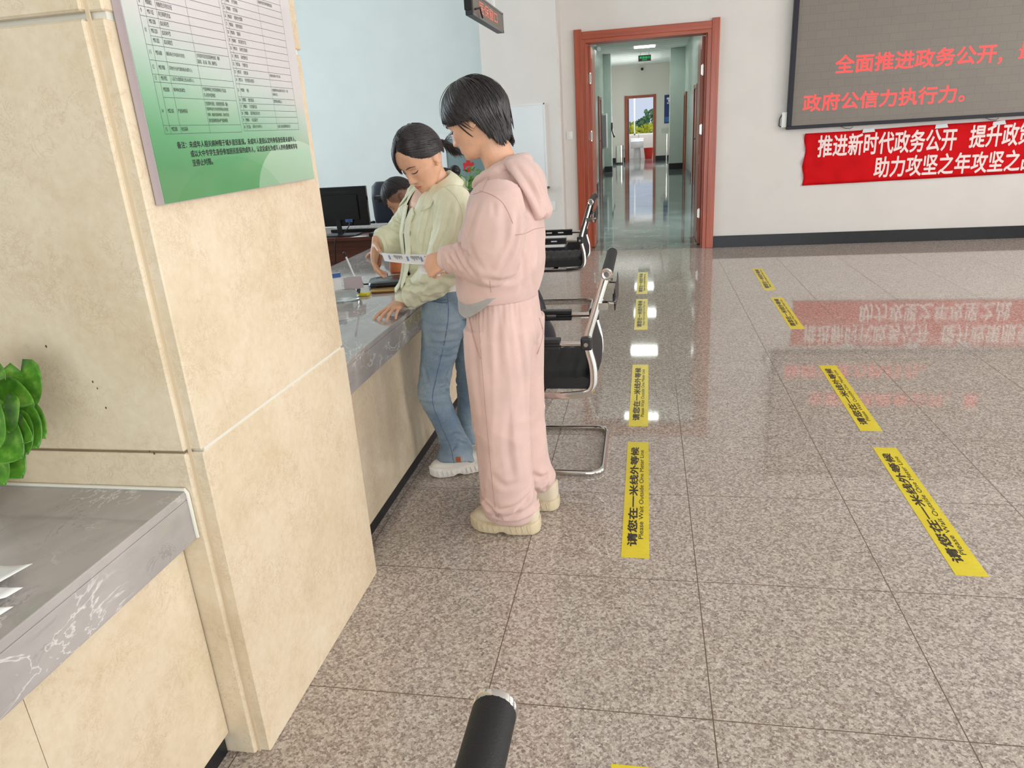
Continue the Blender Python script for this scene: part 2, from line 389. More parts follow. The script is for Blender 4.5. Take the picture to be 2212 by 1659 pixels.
def remeshed(mb, voxel, iters=2, name='tmp'):
    me = mb.mesh(name); o = bpy.data.objects.new(name, me); COL.objects.link(o)
    md = o.modifiers.new('r', 'REMESH'); md.mode = 'VOXEL'; md.voxel_size = voxel; md.use_smooth_shade = True
    if iters:
        sm = o.modifiers.new('s', 'SMOOTH'); sm.factor = 0.5; sm.iterations = iters
    dg = bpy.context.evaluated_depsgraph_get(); dg.update()
    ev = o.evaluated_get(dg); out = bpy.data.meshes.new_from_object(ev)
    bpy.data.objects.remove(o); bpy.data.meshes.remove(me)
    return out
def displace(me, fn):
    """fn(co, normal) -> scalar along the normal"""
    ns = [v.normal.copy() for v in me.vertices]
    for v, n in zip(me.vertices, ns): v.co = v.co + n * fn(v.co, n)
    me.update()
def ridged(p, s, seed=0.0):
    q = V(p.x * s[0] + seed, p.y * s[1] + seed * 1.7, p.z * s[2] - seed)
    return 1 - 2.2 * abs(noise.noise(q))
def skin_obj(me, name, mats, parent, off):
    for v in me.vertices: v.co = v.co - off
    finish(me); return mkobj(name, me, mats, parent)
def seen(bvh, q):
    o = V(0, 0, 1.475); q = Vector(q); d = (q - o).normalized(); hit = bvh.ray_cast(o, d)
    if hit[0] is None or (hit[0] - q).length > .22: hit = bvh.find_nearest(q)
    return hit
def project_tube(mb, bvh, pts, r, n=6, sub=8, lift=0.0, mi=0):
    q = catmull([tuple(p) for p in pts], sub); out = []
    for p in q:
        h = seen(bvh, p); out.append(h[0] + h[1] * lift)
    mb.tube(out, r, n, mi=mi)

def creases(me, items):
    """pressed cloth folds: valley lines flanked by soft ridges. items: (points, depth, width)"""
    import numpy as np
    n = len(me.vertices); co = np.empty(n * 3); me.vertices.foreach_get('co', co); co = co.reshape(n, 3)
    no = np.empty(n * 3); me.vertices.foreach_get('normal', no); no = no.reshape(n, 3)
    bvh = BVHTree.FromPolygons([v.co for v in me.vertices], [p.vertices for p in me.polygons]); tot = np.zeros(n)
    for pts, dep, wid in items:
        q = [np.array(seen(bvh, x)[0]) for x in catmull([tuple(x) for x in pts], 5)]; m = len(q) - 1
        best = np.full(n, 9.0); par = np.zeros(n)
        for i in range(m):
            a, b = q[i], q[i + 1]; d = b - a; L = d.dot(d) + 1e-12; t = np.clip(((co - a) @ d) / L, 0, 1); dist = np.linalg.norm(co - (a + t[:, None] * d), axis=1)
            k = dist < best; best[k] = dist[k]; par[k] = (i + t[k]) / m
        tap = np.sin(np.pi * np.clip(par, .02, .98)) ** .6
        tot += tap * dep * (-np.exp(-(best / wid) ** 2) + .6 * np.exp(-((best - 1.9 * wid) / (1.1 * wid)) ** 2))
    co += no * tot[:, None]; me.vertices.foreach_set('co', co.ravel()); me.update()
def px3(u, v, y):  # the point of the place seen at (u, v) in the photograph, at distance y along the hall
    d = CAM_F + CAM_R * ((u - 1106) / 1542.78) - CAM_U * ((v - 829.5) / 1542.78); return V(0, 0, 1.475) + d * (y / d.y)
def pxl(y, *uv): return [px3(u, v, y) for u, v in uv]
def text_mb(mb, s, origin, right, up, h=None, w=None, height=None, bold=0.0, mi=0, lift=0.0, align='L', spacing=1.0):
    """lettering laid in the plane (right, up); h = em size; w stretches the line to that width"""
    cu = bpy.data.curves.new('t', 'FONT'); cu.body = s; cu.size = 1.0; cu.space_character = spacing; cu.resolution_u = 3
    o = bpy.data.objects.new('t', cu); COL.objects.link(o)
    dg = bpy.context.evaluated_depsgraph_get(); dg.update()
    me = bpy.data.meshes.new_from_object(o.evaluated_get(dg))
    bpy.data.objects.remove(o); bpy.data.curves.remove(cu)
    if not me.vertices: return
    x0 = min(v.co.x for v in me.vertices); x1 = max(v.co.x for v in me.vertices); y0 = min(v.co.y for v in me.vertices); y1 = max(v.co.y for v in me.vertices)
    sxx = (w / (x1 - x0)) if w else h; syy = (height / (y1 - y0)) if height else (h if h else sxx)
    right = Vector(right); up = Vector(up); nrm = right.cross(up); origin = Vector(origin)
    yo = y0 if height else 0.0
    sh = [(0, 0)] + ([(bold * math.cos(a), bold * math.sin(a)) for a in [2 * PI * i / 8 for i in range(8)]] if bold else [])
    for i, (ox, oy) in enumerate(sh):
        vs = [origin + right * ((v.co.x - x0 + ox) * sxx) + up * ((v.co.y - yo + oy) * syy) + nrm * (lift + .00002 * i) for v in me.vertices]
        mb.add(vs, [tuple(p.vertices) for p in me.polygons], mi)
    bpy.data.meshes.remove(me)
def flat(mb, name, mat, parent, off=None):
    off = Vector(off) if off is not None else wloc(parent)
    me = bpy.data.meshes.new(name); me.from_pydata([v - off for v in mb.v], [], mb.f)
    return mkobj(name, me, mat, parent)
# ================================================================== THE SETTING
def box_struct(name, boxes, mat, bev=0):
    mb = MB()
    for a, b in boxes: mb.box(a, b)
    return struct(build(mb, name, mat, smooth=False, bev=bev))
ZC = 3.6
box_struct('floor', [((-6.2, -4.4, -0.1), (6.7, 8.87, 0))], 'granite')
box_struct('floor_corridor', [((-1.9, 8.87, -0.1), (1.6, 29.6, -0.0005)), ((-1.2, 29.6, -0.1), (1.0, 32.3, 0.0))], 'corridor_tile')
box_struct('ceiling', [((-6.2, -4.4, ZC), (6.7, 9.11, ZC + 0.1))], 'ceiling_paint')
DX0, DX1, DZ = -0.70, 0.685, 2.39
box_struct('wall_back', [((-0.947, 8.87, 0), (DX0, 9.11, ZC)), ((DX1, 8.87, 0), (6.5, 9.11, ZC)), ((DX0, 8.87, DZ), (DX1, 9.11, ZC))], 'wall_paint')
box_struct('wall_office', [((-6.0, 8.87, 0), (-0.947, 9.11, ZC))], 'office_paint')
box_struct('wall_column', [((-1.788, 8.42, 0), (-0.947, 8.87, ZC))], 'wall_paint')
def pierced(axis, pos, thick, a0, a1, holes, zlo, zhi):
    bx = []; cur = a0
    def bb(p, q, z0, z1):
        bx.append(((pos, p, z0), (pos + thick, q, z1)) if axis == 'x' else ((p, pos, z0), (q, pos + thick, z1)))
    for h0, h1 in holes:
        bb(cur, h0, 0, ZC); bb(h0, h1, zhi, ZC)
        if zlo > 0: bb(h0, h1, 0, zlo)
        cur = h1
    bb(cur, a1, 0, ZC); return bx
WH = [(-2.8, -0.2), (0.7, 3.3), (4.2, 6.8)]
box_struct('wall_right', pierced('x', 6.5, 0.2, -4.4, 9.11, WH, 0.8, 3.0), 'wall_paint')
box_struct('wall_front', pierced('y', -4.4, 0.2, -6.2, 6.7, [(-0.3, 4.7)], 0, 3.0), 'wall_paint')
box_struct('wall_left', pierced('x', -6.2, 0.2, -4.4, 9.11, [(3.7, 7.3)], 0.9, 3.1), 'office_paint')
wi = 0
for h0, h1 in WH:
    wi += 1; mb = MB()
    for y0, y1 in ((h0, h0 + .06), (h1 - .06, h1), ((h0 + h1) / 2 - .03, (h0 + h1) / 2 + .03)): mb.box((6.54, y0, 0.8), (6.62, y1, 3.0))
    for z0 in (0.8, 2.94): mb.box((6.54, h0, z0), (6.62, h1, z0 + .06))
    struct(build(mb, 'window_%d' % wi, 'white_plastic', smooth=False))
# black stone baseboards
box_struct('baseboard_back', [((0.79, 8.852, 0), (6.5, 8.87, 0.135)), ((-0.947, 8.852, 0), (-0.80, 8.87, 0.135))], 'black_stone', 0.002)
box_struct('baseboard_column', [((-0.947, 8.42, 0), (-0.93, 8.87, 0.135)), ((-1.788, 8.403, 0), (-0.93, 8.42, 0.135))], 'black_stone')

# clad pillar: stone slabs with open joints on a grey core
mb = MB(); mb.box((-1.74, 1.285, 0), (-0.9535, 2.045, ZC))
pil = struct(build(mb, 'pillar', 'silicone', smooth=False))
zs = [(0.0, 0.851), (0.857, 1.706), (1.718, 2.57), (2.577, ZC)]
for i, (z0, z1) in enumerate(zs):
    ins = 0.002 if i == 1 else 0.0
    mb = MB(); mb.box((-0.984, 1.2745, z0), (-0.95 - ins, 2.065 - ins * 3, z1)); build(mb, 'front_slab', 'cream_marble', pil, smooth=False, bev=0.003, seg=1)
    mb = MB(); mb.box((-1.76, 1.261, z0), (-0.9845, 1.286, z1)); build(mb, 'side_slab', 'cream_marble', pil, smooth=False, bev=0.004, seg=1)
    mb = MB(); mb.box((-1.76, 2.044, z0), (-0.985, 2.0635, z1)); build(mb, 'side_slab', 'cream_marble', pil, smooth=False)
mb = MB(); mb.box((-0.9845, 1.2715, 0), (-0.977, 1.2748, ZC)); build(mb, 'joint_strip', 'joint_beige', pil, smooth=False)

# service counters on both sides of the pillar
def counter(y0, y1, label, endpanel=False):
    c = thing('service_counter', label, 'counter', (-1.4, (y0 + y1) / 2, 0), 'service counters along the hall')
    mb = MB(); mb.box((-1.86, y0, 0.745), (-1.0, y1, 0.765)); mb.box((-1.03, y0, 0.645), (-1.0, y1, 0.7445)); mb.box((-1.86, y0, 0.70), (-1.83, y1, 0.7445))
    build(mb, 'countertop', 'grey_marble', c, smooth=False, bev=0.0025, seg=2)
    mb = MB(); yy = y0
    while yy < y1 - 0.01:
        y2 = min(yy + 1.2, y1); mb.box((-1.075, yy + .0008, 0.07), (-1.045, y2 - .0008, 0.70)); yy = y2
    build(mb, 'front_panel', 'cream_marble', c, smooth=False)
    mb = MB(); mb.box((-1.09, y0, 0), (-1.062, y1, 0.07)); build(mb, 'kick_board', 'black_stone', c, smooth=False)
    mb = MB(); mb.box((-1.80, y0 + .02, 0.0), (-1.77, y1 - .02, 0.70)); build(mb, 'back_board', 'dark_wood', c, smooth=False)
    return c
counter(-1.6, 1.258, 'grey marble topped counter with cream front, left of the pillar at the picture edge')
counter(2.068, 7.0, 'long grey marble counter beyond the pillar where the two women stand')
mb = MB(); mb.tube([(-1.86, 1.2552, 0.768), (-1.002, 1.2552, 0.768), (-0.998, 1.2552, 0.76), (-0.998, 1.2552, 0.648)], 0.0045, 8)
build(mb, 'sealant_bead', 'silicone', [o for o in S.objects if o.name.startswith('service_counter')][0])

# hall doorway with wooden casing
d1 = struct(thing('door_1', None, None, (0, 8.87, 0)))
mb = MB(); mb.box((-0.80, 8.835, 0), (-0.715, 8.875, 2.475)); build(mb, 'casing', 'red_wood', d1, smooth=False, bev=0.005)
mb = MB(); mb.box((0.70, 8.835, 0), (0.785, 8.875, 2.475)); build(mb, 'casing', 'red_wood', d1, smooth=False, bev=0.005)
mb = MB(); mb.box((-0.715, 8.84, 2.37), (0.70, 8.875, 2.45)); build(mb, 'head_casing', 'red_wood_across', d1, smooth=False, bev=0.005)
mb = MB(); mb.box((-0.715, 8.85, 0), (-0.675, 9.12, 2.37)); mb.box((-0.675, 8.93, 0), (-0.66, 8.98, 2.34)); build(mb, 'jamb', 'red_wood', d1, smooth=False)
mb = MB(); mb.box((0.66, 8.85, 0), (0.70, 9.12, 2.37)); mb.box((0.645, 8.93, 0), (0.66, 8.98, 2.34)); build(mb, 'jamb', 'red_wood', d1, smooth=False)
mb = MB(); mb.box((-0.675, 8.85, 2.335), (0.66, 9.12, 2.372)); build(mb, 'head_jamb', 'red_wood_across', d1, smooth=False)
for sx, lx in ((-1, -0.68), (1, 0.665)):
    mb = MB(); mb.box((lx, 9.13, 0.01), (lx - sx * 0.045, 9.80, 2.33))
    for z0, z1 in ((0.15, 0.95), (1.05, 2.2)): mb.box((lx - sx * .045, 9.22, z0), (lx - sx * 0.05, 9.70, z1))
    lf = build(mb, 'leaf', 'red_wood', d1, smooth=False, bev=0.003)
    for z0 in (0.32, 1.28, 1.92):
        mb = MB(); mb.cyl((lx - sx * 0.03, 9.118, z0), (lx - sx * 0.03, 9.118, z0 + 0.12), 0.012, 10); mb.box((lx - sx * 0.052, 9.105, z0 + .01), (lx - sx * .022, 9.112, z0 + .11))
        build(mb, 'hinge', 'steel', lf)

# corridor shell
box_struct('wall_corridor_left', [((-1.9, 9.11, 0), (-1.7, 17.2, 3.45)), ((-1.9, 17.2, 0), (-1.112, 17.9, 3.45)), ((-1.6, 17.9, 0), (-1.30, 24.0, 3.45)), ((-1.9, 24.0, 0), (-1.075, 24.6, 3.45)), ((-1.6, 24.6, 0), (-1.30, 29.3, 3.45))], 'corridor_paint')
box_struct('wall_corridor_right', [((1.13, 9.11, 0), (1.6, 10.1, 3.45)), ((1.13, 12.2, 0), (1.6, 23.7, 3.45)), ((1.13, 10.1, 2.9), (1.6, 12.2, 3.45)), ((0.71, 23.7, 0), (1.6, 24.5, 3.45)), ((1.13, 24.5, 0), (1.6, 25.4, 3.45)), ((1.13, 27.2, 0), (1.6, 29.3, 3.45)), ((1.13, 25.4, 2.5), (1.6, 27.2, 3.45))], 'corridor_paint')  # two unseen openings added to let the side fills in
EX0, EX1, EZ = -0.70, 0.26, 2.29
box_struct('wall_corridor_end', [((-1.6, 29.3, 0), (EX0, 29.5, 3.7)), ((EX1, 29.3, 0), (1.6, 29.5, 3.7)), ((EX0, 29.3, EZ), (EX1, 29.5, 3.7))], 'corridor_end_paint')
mb = MB()
mb.box((-1.9, 9.11, 3.45), (1.6, 29.5, 3.6))
struct(build(mb, 'ceiling_corridor', 'ceiling_paint', smooth=False))
mb = MB()
for xx in (-0.86, -0.3, 0.3, 0.86): mb.box((xx - .008, 9.2, 3.446), (xx + .008, 29.3, 3.4505))
for i in range(33): mb.box((-1.7, 9.3 + i * .6, 3.4465), (1.13, 9.316 + i * .6, 3.4505))
struct(build(mb, 'trim_1', 'white_plastic', smooth=False))
box_struct('baseboard_corridor', [((-1.112, 17.2 - .012, 0), (-1.10, 17.9, 0.16)), ((-1.7, 17.188, 0), (-1.10, 17.2, 0.16)), ((-1.3, 23.988, 0), (-1.063, 24.0, 0.17)), ((-1.075, 23.99, 0), (-1.063, 24.6, .17)),
    ((0.70, 23.688, 0), (1.13, 23.7, 0.18)), ((0.698, 23.688, 0), (0.71, 24.5, .18)), ((-1.3, 29.288, 0), (EX0 - .1, 29.3, 0.18)), ((EX1 + .1, 29.288, 0), (1.13, 29.3, 0.18)),
    ((-1.3, 18, 0), (-1.29, 24, .15)), ((1.12, 12.2, 0), (1.13, 14.6, .15)), ((1.12, 19.6, 0), (1.13, 21.3, .15))], 'black_stone')
# rooms off the corridor: casings on the side walls
def sidecase(n, xw, sgn, y0, y1, zt=2.1):
    d = struct(thing('door_%d' % n, None, None, (xw, (y0 + y1) / 2, 0)))
    mb = MB()
    for a, b in ((y0 - .08, y0), (y1, y1 + .08)): mb.box((xw, a, 0), (xw + sgn * .035, b, zt + .08))
    mb.box((xw, y0, zt), (xw + sgn * .03, y1, zt + .075)); build(mb, 'casing', 'red_wood', d, smooth=False)
    mb = MB(); mb.box((xw, y0, 0.005), (xw + sgn * .012, y1, zt)); lf = build(mb, 'leaf', 'red_wood', d, smooth=False)
    mb = MB(); mb.box((xw + sgn * .012, y0 + .08, 1.0), (xw + sgn * .05, y0 + .1, 1.04)); mb.box((xw + sgn * .035, y0 + .08, 1.0), (xw + sgn * .05, y0 + .2, 1.03)); build(mb, 'handle', 'steel', lf, smooth=False)
sidecase(2, 1.13, -1, 15.0, 15.9); sidecase(3, 1.13, -1, 17.6, 18.5); sidecase(4, 1.13, -1, 22.3, 23.2); sidecase(5, -1.30, 1, 21.2, 22.1)
# washroom doorway and its window at the far end
d6 = struct(thing('door_6', None, None, (-0.22, 29.3, 0)))
mb = MB(); mb.box((EX0 - .1, 29.27, 0), (EX0, 29.31, EZ + .1)); mb.box((EX1, 29.27, 0), (EX1 + .1, 29.31, EZ + .1)); mb.box((EX0, 29.275, EZ), (EX1, 29.31, EZ + .09)); build(mb, 'casing', 'red_wood', d6, smooth=False)
mb = MB(); mb.box((EX0 + .0, 29.5, .01), (EX0 + .045, 30.35, EZ)); build(mb, 'leaf', 'dark_wood', d6, smooth=False)
box_struct('wall_washroom', [((-1.2, 32.1, 0), (1.0, 32.25, 0.93)), ((-1.2, 32.1, 2.42), (1.0, 32.25, 3.0)), ((-1.2, 32.1, .93), (-0.9, 32.25, 2.42)), ((0.5, 32.1, .93), (1.0, 32.25, 2.42)), ((-1.25, 29.5, 0), (-1.2, 32.25, 3)), ((1.0, 29.5, 0), (1.05, 32.25, 3)), ((-1.2, 29.5, 3.0), (1.0, 32.25, 3.05))], 'corridor_end_paint')
w4 = struct(thing('window_4', None, None, (-0.2, 32.15, 1.6)))
mb = MB()
for xx in (-0.9, -0.50, 0.45): mb.box((xx, 32.13, .93), (xx + .05, 32.2, 2.42))
for z0 in (.93, 2.37): mb.box((-0.9, 32.13, z0), (0.5, 32.2, z0 + .05))
build(mb, 'frame', 'white_plastic', w4, smooth=False)
mb = MB(); mb.box((-0.87, 32.16, .97), (.47, 32.168, 2.38)); build(mb, 'pane', 'window_glass', w4, smooth=False)

# ================================================================== CORRIDOR THINGS
def lamp(x, y, z, label, s=0.29, grp='ceiling lamps of the corridor'):
    t = thing('ceiling_lamp', label, 'ceiling light', (x, y, z), grp)
    mb = MB(); mb.box((x - s, y - s, z - .006), (x + s, y + s, z - .001)); build(mb, 'diffuser', 'lamp_panel', t, smooth=False)
    mb = MB()
    for a, b, c, d in ((-s - .02, -s - .02, s + .02, -s), (-s - .02, s, s + .02, s + .02), (-s - .02, -s, -s, s), (s, -s, s + .02, s)): mb.box((x + a, y + b, z - .009), (x + c, y + d, z - .001))
    build(mb, 'frame', 'white_plastic', t, smooth=False)
lamp(-0.07, 11.7, 3.446, 'bright square ceiling lamp of the corridor nearest the wooden doorway')
lamp(-0.03, 15.8, 3.446, 'bright ceiling lamp of the corridor just under the lintel, second from the doorway')
lamp(-0.02, 19.2, 3.446, 'bright corridor ceiling lamp between the lintel lamp and the exit sign lamp')
lamp(-0.05, 22.6, 3.446, 'wide bright ceiling lamp just in front of the green exit sign')
t = thing('exit_sign', 'green lit exit sign hanging from the corridor ceiling', 'exit sign', (-0.05, 24.3, 3.45))
mb = MB(); mb.box((-0.24, 24.29, 3.19), (0.14, 24.32, 3.36)); build(mb, 'housing', 'black_plastic', t, smooth=False)
for xx in (-0.18, 0.08): mb = MB(); mb.cyl((xx, 24.305, 3.36), (xx, 24.305, 3.45), 0.006, 8); build(mb, 'hanger', 'steel', t)
mb = MB(); text_mb(mb, '安全出口', (-0.20, 24.287, 3.265), (1, 0, 0), (0, 0, 1), w=0.30, height=0.065, bold=0.015); text_mb(mb, 'EXIT', (-0.12, 24.287, 3.215), (1, 0, 0), (0, 0, 1), w=0.14, height=0.03); flat(mb, 'lettering', 'exit_green', t)
t = thing('dome_camera', 'small black round camera on the corridor end wall under the exit sign', 'camera', (-0.15, 29.3, 3.28))
mb = MB(); mb.cyl((-0.15, 29.30, 3.28), (-0.15, 29.25, 3.28), 0.07, 18); build(mb, 'mount', 'white_plastic', t, angle=40)
mb = MB(); mb.ball((-0.15, 29.25, 3.28), 0.055); build(mb, 'lens_dome', 'glossy_black', t)
t = thing('trash_bin', 'steel cylindrical waste bin standing at the left end of the corridor', 'trash bin', (-0.97, 28.4, 0))
mb = MB(); mb.lathe((-0.97, 28.4, 0), [(.15, 0), (.15, .64), (.145, .66), (.10, .66), (.10, .62)]); build(mb, 'body', 'steel', t)
mb = MB(); mb.lathe((-0.97, 28.4, 0), [(.156, 0), (.156, .05), (.15, .055)]); build(mb, 'base_ring', 'black_plastic', t)
mb = MB(); mb.box((-0.86, 28.25, .42), (-0.80, 28.30, .52)); mb.box((-0.85, 28.255, .0), (-0.82, 28.285, .64)); build(mb, 'side_post', 'chrome', t, smooth=False)
t = thing('sign_stand', 'slim metal stand with a tilted sign plate beside the right corridor pier', 'stand', (0.68, 26.0, 0))
mb = MB(); mb.lathe((0.68, 26, 0), [(.16, 0), (.16, .012), (.02, .03)]); build(mb, 'base', 'steel', t)
mb = MB(); mb.cyl((0.68, 26, .01), (0.68, 26, 1.08), .016, 10); build(mb, 'pole', 'steel', t)
mb = MB(); mb.add([(0.5, 25.9, 1.03), (0.86, 25.9, 1.03), (0.86, 26.1, 1.2), (0.5, 26.1, 1.2), (0.5, 25.9, 1.01), (0.86, 25.9, 1.01), (0.86, 26.1, 1.18), (0.5, 26.1, 1.18)], [(0, 1, 2, 3), (7, 6, 5, 4), (0, 4, 5, 1), (1, 5, 6, 2), (2, 6, 7, 3), (3, 7, 4, 0)]); build(mb, 'plate', 'steel', t, smooth=False)
t = thing('wall_poster', 'dark blue poster on the corridor end wall right of the far door', 'poster', (0.82, 29.295, 1.85))
mb = MB(); mb.box((0.67, 29.285, 1.33), (1.1, 29.297, 2.33)); build(mb, 'panel', 'poster_navy', t, smooth=False)
for a, b, r in ((.80, 2.2, .05), (.86, 2.12, .06), (.80, 2.04, .035), (.9, 1.9, .04)): mb = MB(); mb.ball((a, 29.284, b), (r, .003, r * .8), nu=10, nv=6); build(mb, 'blossom_print', 'banner_white', t)
mb = MB(); mb.box((0.70, 29.283, 1.38), (1.05, 29.286, 1.56)); build(mb, 'skyline_print', 'print_blue', t, smooth=False)
t = thing('mop_sink', 'white porcelain mop sink on a pedestal below the far window', 'sink', (-0.36, 31.3, 0))
mb = MB(); mb.box((-0.62, 31.05, .44), (-0.10, 31.55, .72)); build(mb, 'basin', 'porcelain', t, bev=.03, seg=3)
mb = MB(); mb.box((-0.63, 31.5, .70), (-0.09, 31.62, .82)); build(mb, 'splash_back', 'porcelain', t, bev=.015)
mb = MB(); mb.rings([(V(-.36, 31.3, z), V(1, 0, 0), V(0, 1, 0), a, a * .8, 3) for z, a in ((0, .16), (.1, .15), (.44, .13))], 20); build(mb, 'pedestal', 'porcelain', t)
mb = MB(); mb.tube([(-.3, 31.62, .8), (-.3, 31.62, .96), (-.3, 31.55, 1.0), (-.3, 31.45, .97)], .014, 8); build(mb, 'tap', 'chrome', t)
t = thing('bucket', 'red plastic bucket on the floor right of the white mop sink', 'bucket', (0.10, 31.2, 0))
mb = MB(); mb.lathe((0.10, 31.2, 0), [(.14, 0), (.15, .05), (.19, .40), (.205, .41), (.205, .425), (.18, .425), (.15, .1)]); build(mb, 'pail', 'bucket_red', t)
mb = MB(); mb.tube([(0.10 + .2 * math.cos(a), 31.2 + .02, .42 - .12 * math.sin(a)) for a in [PI * i / 12 for i in range(13)]], .006, 6); build(mb, 'bail', 'steel', t)
t = thing('wall_phone', 'black telephone handset on a bracket on the left corridor pier', 'phone', (-1.07, 24.2, 1.35))
mb = MB(); mb.box((-1.075, 23.95, 1.28), (-1.03, 23.99, 1.48)); build(mb, 'bracket', 'black_plastic', t, bev=.005)
mb = MB(); mb.tube([(-1.05, 23.93, 1.30), (-1.04, 23.92, 1.22), (-1.0, 23.92, 1.10), (-.98, 23.92, 1.04)], [(.03, .02), (.02, .015), (.02, .015), (.03, .02)], 10); build(mb, 'handset', 'glossy_black', t)
t = thing('meter_box', 'tall grey metal box on the left corridor wall behind the pier', 'box', (-1.2, 23.3, 1.2))
mb = MB(); mb.box((-1.295, 22.9, .75), (-1.17, 23.6, 1.75)); build(mb, 'case', 'white_plastic', t, bev=.01)
mb = MB(); mb.box((-1.29, 22.89, .8), (-1.18, 22.9, 1.7)); build(mb, 'cover', 'dull_metal', t, smooth=False)
t = thing('surveillance_camera', 'white bullet camera high on the left corridor wall near the ceiling', 'camera', (-1.0, 17.1, 3.0))
mb = MB(); mb.cyl((-1.06, 17.17, 3.02), (-1.0, 16.95, 2.98), .045, 14); build(mb, 'barrel', 'white_plastic', t)
mb = MB(); mb.cyl((-1.11, 17.3, 3.05), (-1.04, 17.1, 3.02), .02, 8); build(mb, 'arm', 'white_plastic', t)
t = thing('wall_switch', 'small white switch box on the far left corridor wall', 'switch', (-1.29, 28.8, 1.55))
mb = MB(); mb.box((-1.30, 28.5, 1.4), (-1.24, 28.8, 1.7)); build(mb, 'case', 'white_plastic', t, bev=.006)
# shrubs outside the far window
def shrub(x, y, z, r, mat, label):
    t = thing('shrub', label, 'bush', (x, y, 0), 'bushes outside the far window')
    mb = MB(); rnd = random.Random(int(x * 100) + 5)
    for i in range(260):
        d = V(rnd.gauss(0, 1), rnd.gauss(0, 1), rnd.gauss(0, 1)).normalized(); p = V(x, y, z) + V(d.x * r, d.y * r, d.z * r * .9) * (0.6 + .4 * rnd.random())
        a = V(rnd.gauss(0, 1), rnd.gauss(0, 1), rnd.gauss(0, 1)).normalized() * r * .14; b = a.orthogonal() * .9
        mb.add([p - a, p + b, p + a, p - b], [(0, 1, 2, 3)])
    build(mb, 'foliage', mat, t, smooth=False)
    mb = MB(); mb.tube([(x, y, -0.6), (x, y, z)], [r * .07, r * .04], 8); build(mb, 'trunk', 'dark_wood', t)
shrub(-1.05, 38, 0.75, 0.85, 'foliage_yellow', 'bright yellow bush at the left of the far window')
shrub(0.1, 42, 0.65, 0.75, 'foliage_yellow', 'yellow bush low in the middle of the far window')
shrub(0.5, 48, 1.15, 1.1, 'foliage_green', 'green tree at the right of the far window')
shrub(-0.6, 46, 0.75, 0.8, 'foliage_green', 'green bush between the yellow bushes in the far window')
box_struct('floor_outside', [((-30, 32.3, -0.7), (30, 120, -0.6))], 'wall_paint')

# ================================================================== WALL THINGS IN THE HALL
t = thing('led_screen', 'large grey scrolling LED screen with red characters on the white wall', 'screen', (3.3, 8.8, 1.29))
mb = MB(); mb.box((1.575, 8.80, 1.32), (5.2, 8.868, 2.92)); build(mb, 'display_panel', 'led_panel', t, smooth=False)
mb = MB(); mb.box((1.53, 8.782, 1.285), (5.245, 8.868, 1.322)); mb.box((1.53, 8.782, 2.92), (5.245, 8.868, 2.96)); mb.box((1.53, 8.782, 1.322), (1.577, 8.868, 2.92)); mb.box((5.2, 8.782, 1.322), (5.245, 8.868, 2.92))
build(mb, 'frame', 'frame_black', t, smooth=False, bev=.004)
mb = MB(); R_, U_ = (1, 0, 0), (0, 0, 1)
def led_line(s, x, z, w, hgt):
    text_mb(mb, s, (x, 8.7985, z), R_, U_, w=w, height=hgt, bold=0.012)
text_mb(mb, '全面推进政务公开', (1.985, 8.7985, 1.825), R_, U_, w=1.55, height=0.175, bold=0.02)
text_mb(mb, '，', (3.56, 8.7985, 1.825), R_, U_, h=0.175, bold=0.02); text_mb(mb, '最', (3.745, 8.7985, 1.83), R_, U_, w=.17, height=0.17, bold=0.012)
text_mb(mb, '政府公信力执行力', (1.685, 8.7985, 1.462), R_, U_, w=1.52, height=0.17, bold=0.02); text_mb(mb, '。', (3.235, 8.7985, 1.475), R_, U_, h=0.19, bold=0.012)
flat(mb, 'lettering', 'led_red', t)
t = thing('cable_box', 'small white junction box at the lower left corner of the LED screen', 'box', (1.5, 8.85, 1.33))
mb = MB(); mb.box((1.475, 8.81, 1.31), (1.528, 8.869, 1.47)); build(mb, 'case', 'white_plastic', t, bev=.006)
mb = MB(); mb.tube([(1.478, 8.83, 1.45), (1.455, 8.84, 1.40), (1.455, 8.85, 1.33), (1.48, 8.84, 1.315)], .006, 6); build(mb, 'cord', 'dark_grey_plastic', t)
# red banner: a cloth sheet with soft waves and a gathered left end
t = thing('banner', 'red cloth banner with two lines of white characters below the LED screen', 'banner', (3.2, 8.85, 0.68))
vs = []; fs = []; nx, nz = 90, 14
def bz(x, u):  # bottom and top edge, slightly sagging
    b = 0.672 + 0.011 * (x - 1.75); tp = 1.232 + 0.012 * (x - 1.75) - 0.006 * abs(math.sin(2.6 * (x - 1.75))); return b + (tp - b) * u
def bdep(x, u):
    g = math.exp(-((x - 1.74) / .10) ** 2); return 8.858 - 0.006 - .004 * math.sin(9 * x + 2 * u) - g * (.010 * math.sin(24 * u + 3)) - .010 * math.exp(-((x - 2.0 + .55 * u) / .06) ** 2) * (1 - u)
for i in range(nx + 1):
    for q in range(nz + 1):
        x = 1.745 + (5.0 - 1.745) * i / nx + (.012 * math.sin(12 * q / nz) if i == 0 else 0); u = q / nz
        vs.append((x, bdep(x, u), bz(x, u)))
for i in range(nx):
    for q in range(nz): a = i * (nz + 1) + q; fs.append((a, a + nz + 1, a + nz + 2, a + 1))
mb = MB().add(vs, fs); o = build(mb, 'cloth', 'banner_red', t); sd = o.modifiers.new('thickness', 'SOLIDIFY'); sd.thickness = 0.0015
mb = MB()
text_mb(mb, '推进新时代政务公开', (1.885, 8.828, 0.975), R_, U_, w=1.405, height=0.225, bold=0.022)
text_mb(mb, '提升政策服务', (3.42, 8.828, 0.99), R_, U_, w=.95, height=0.225, bold=0.022)
text_mb(mb, '助力攻坚之年攻坚之战', (2.495, 8.828, 0.725), R_, U_, w=1.62, height=0.215, bold=0.022)
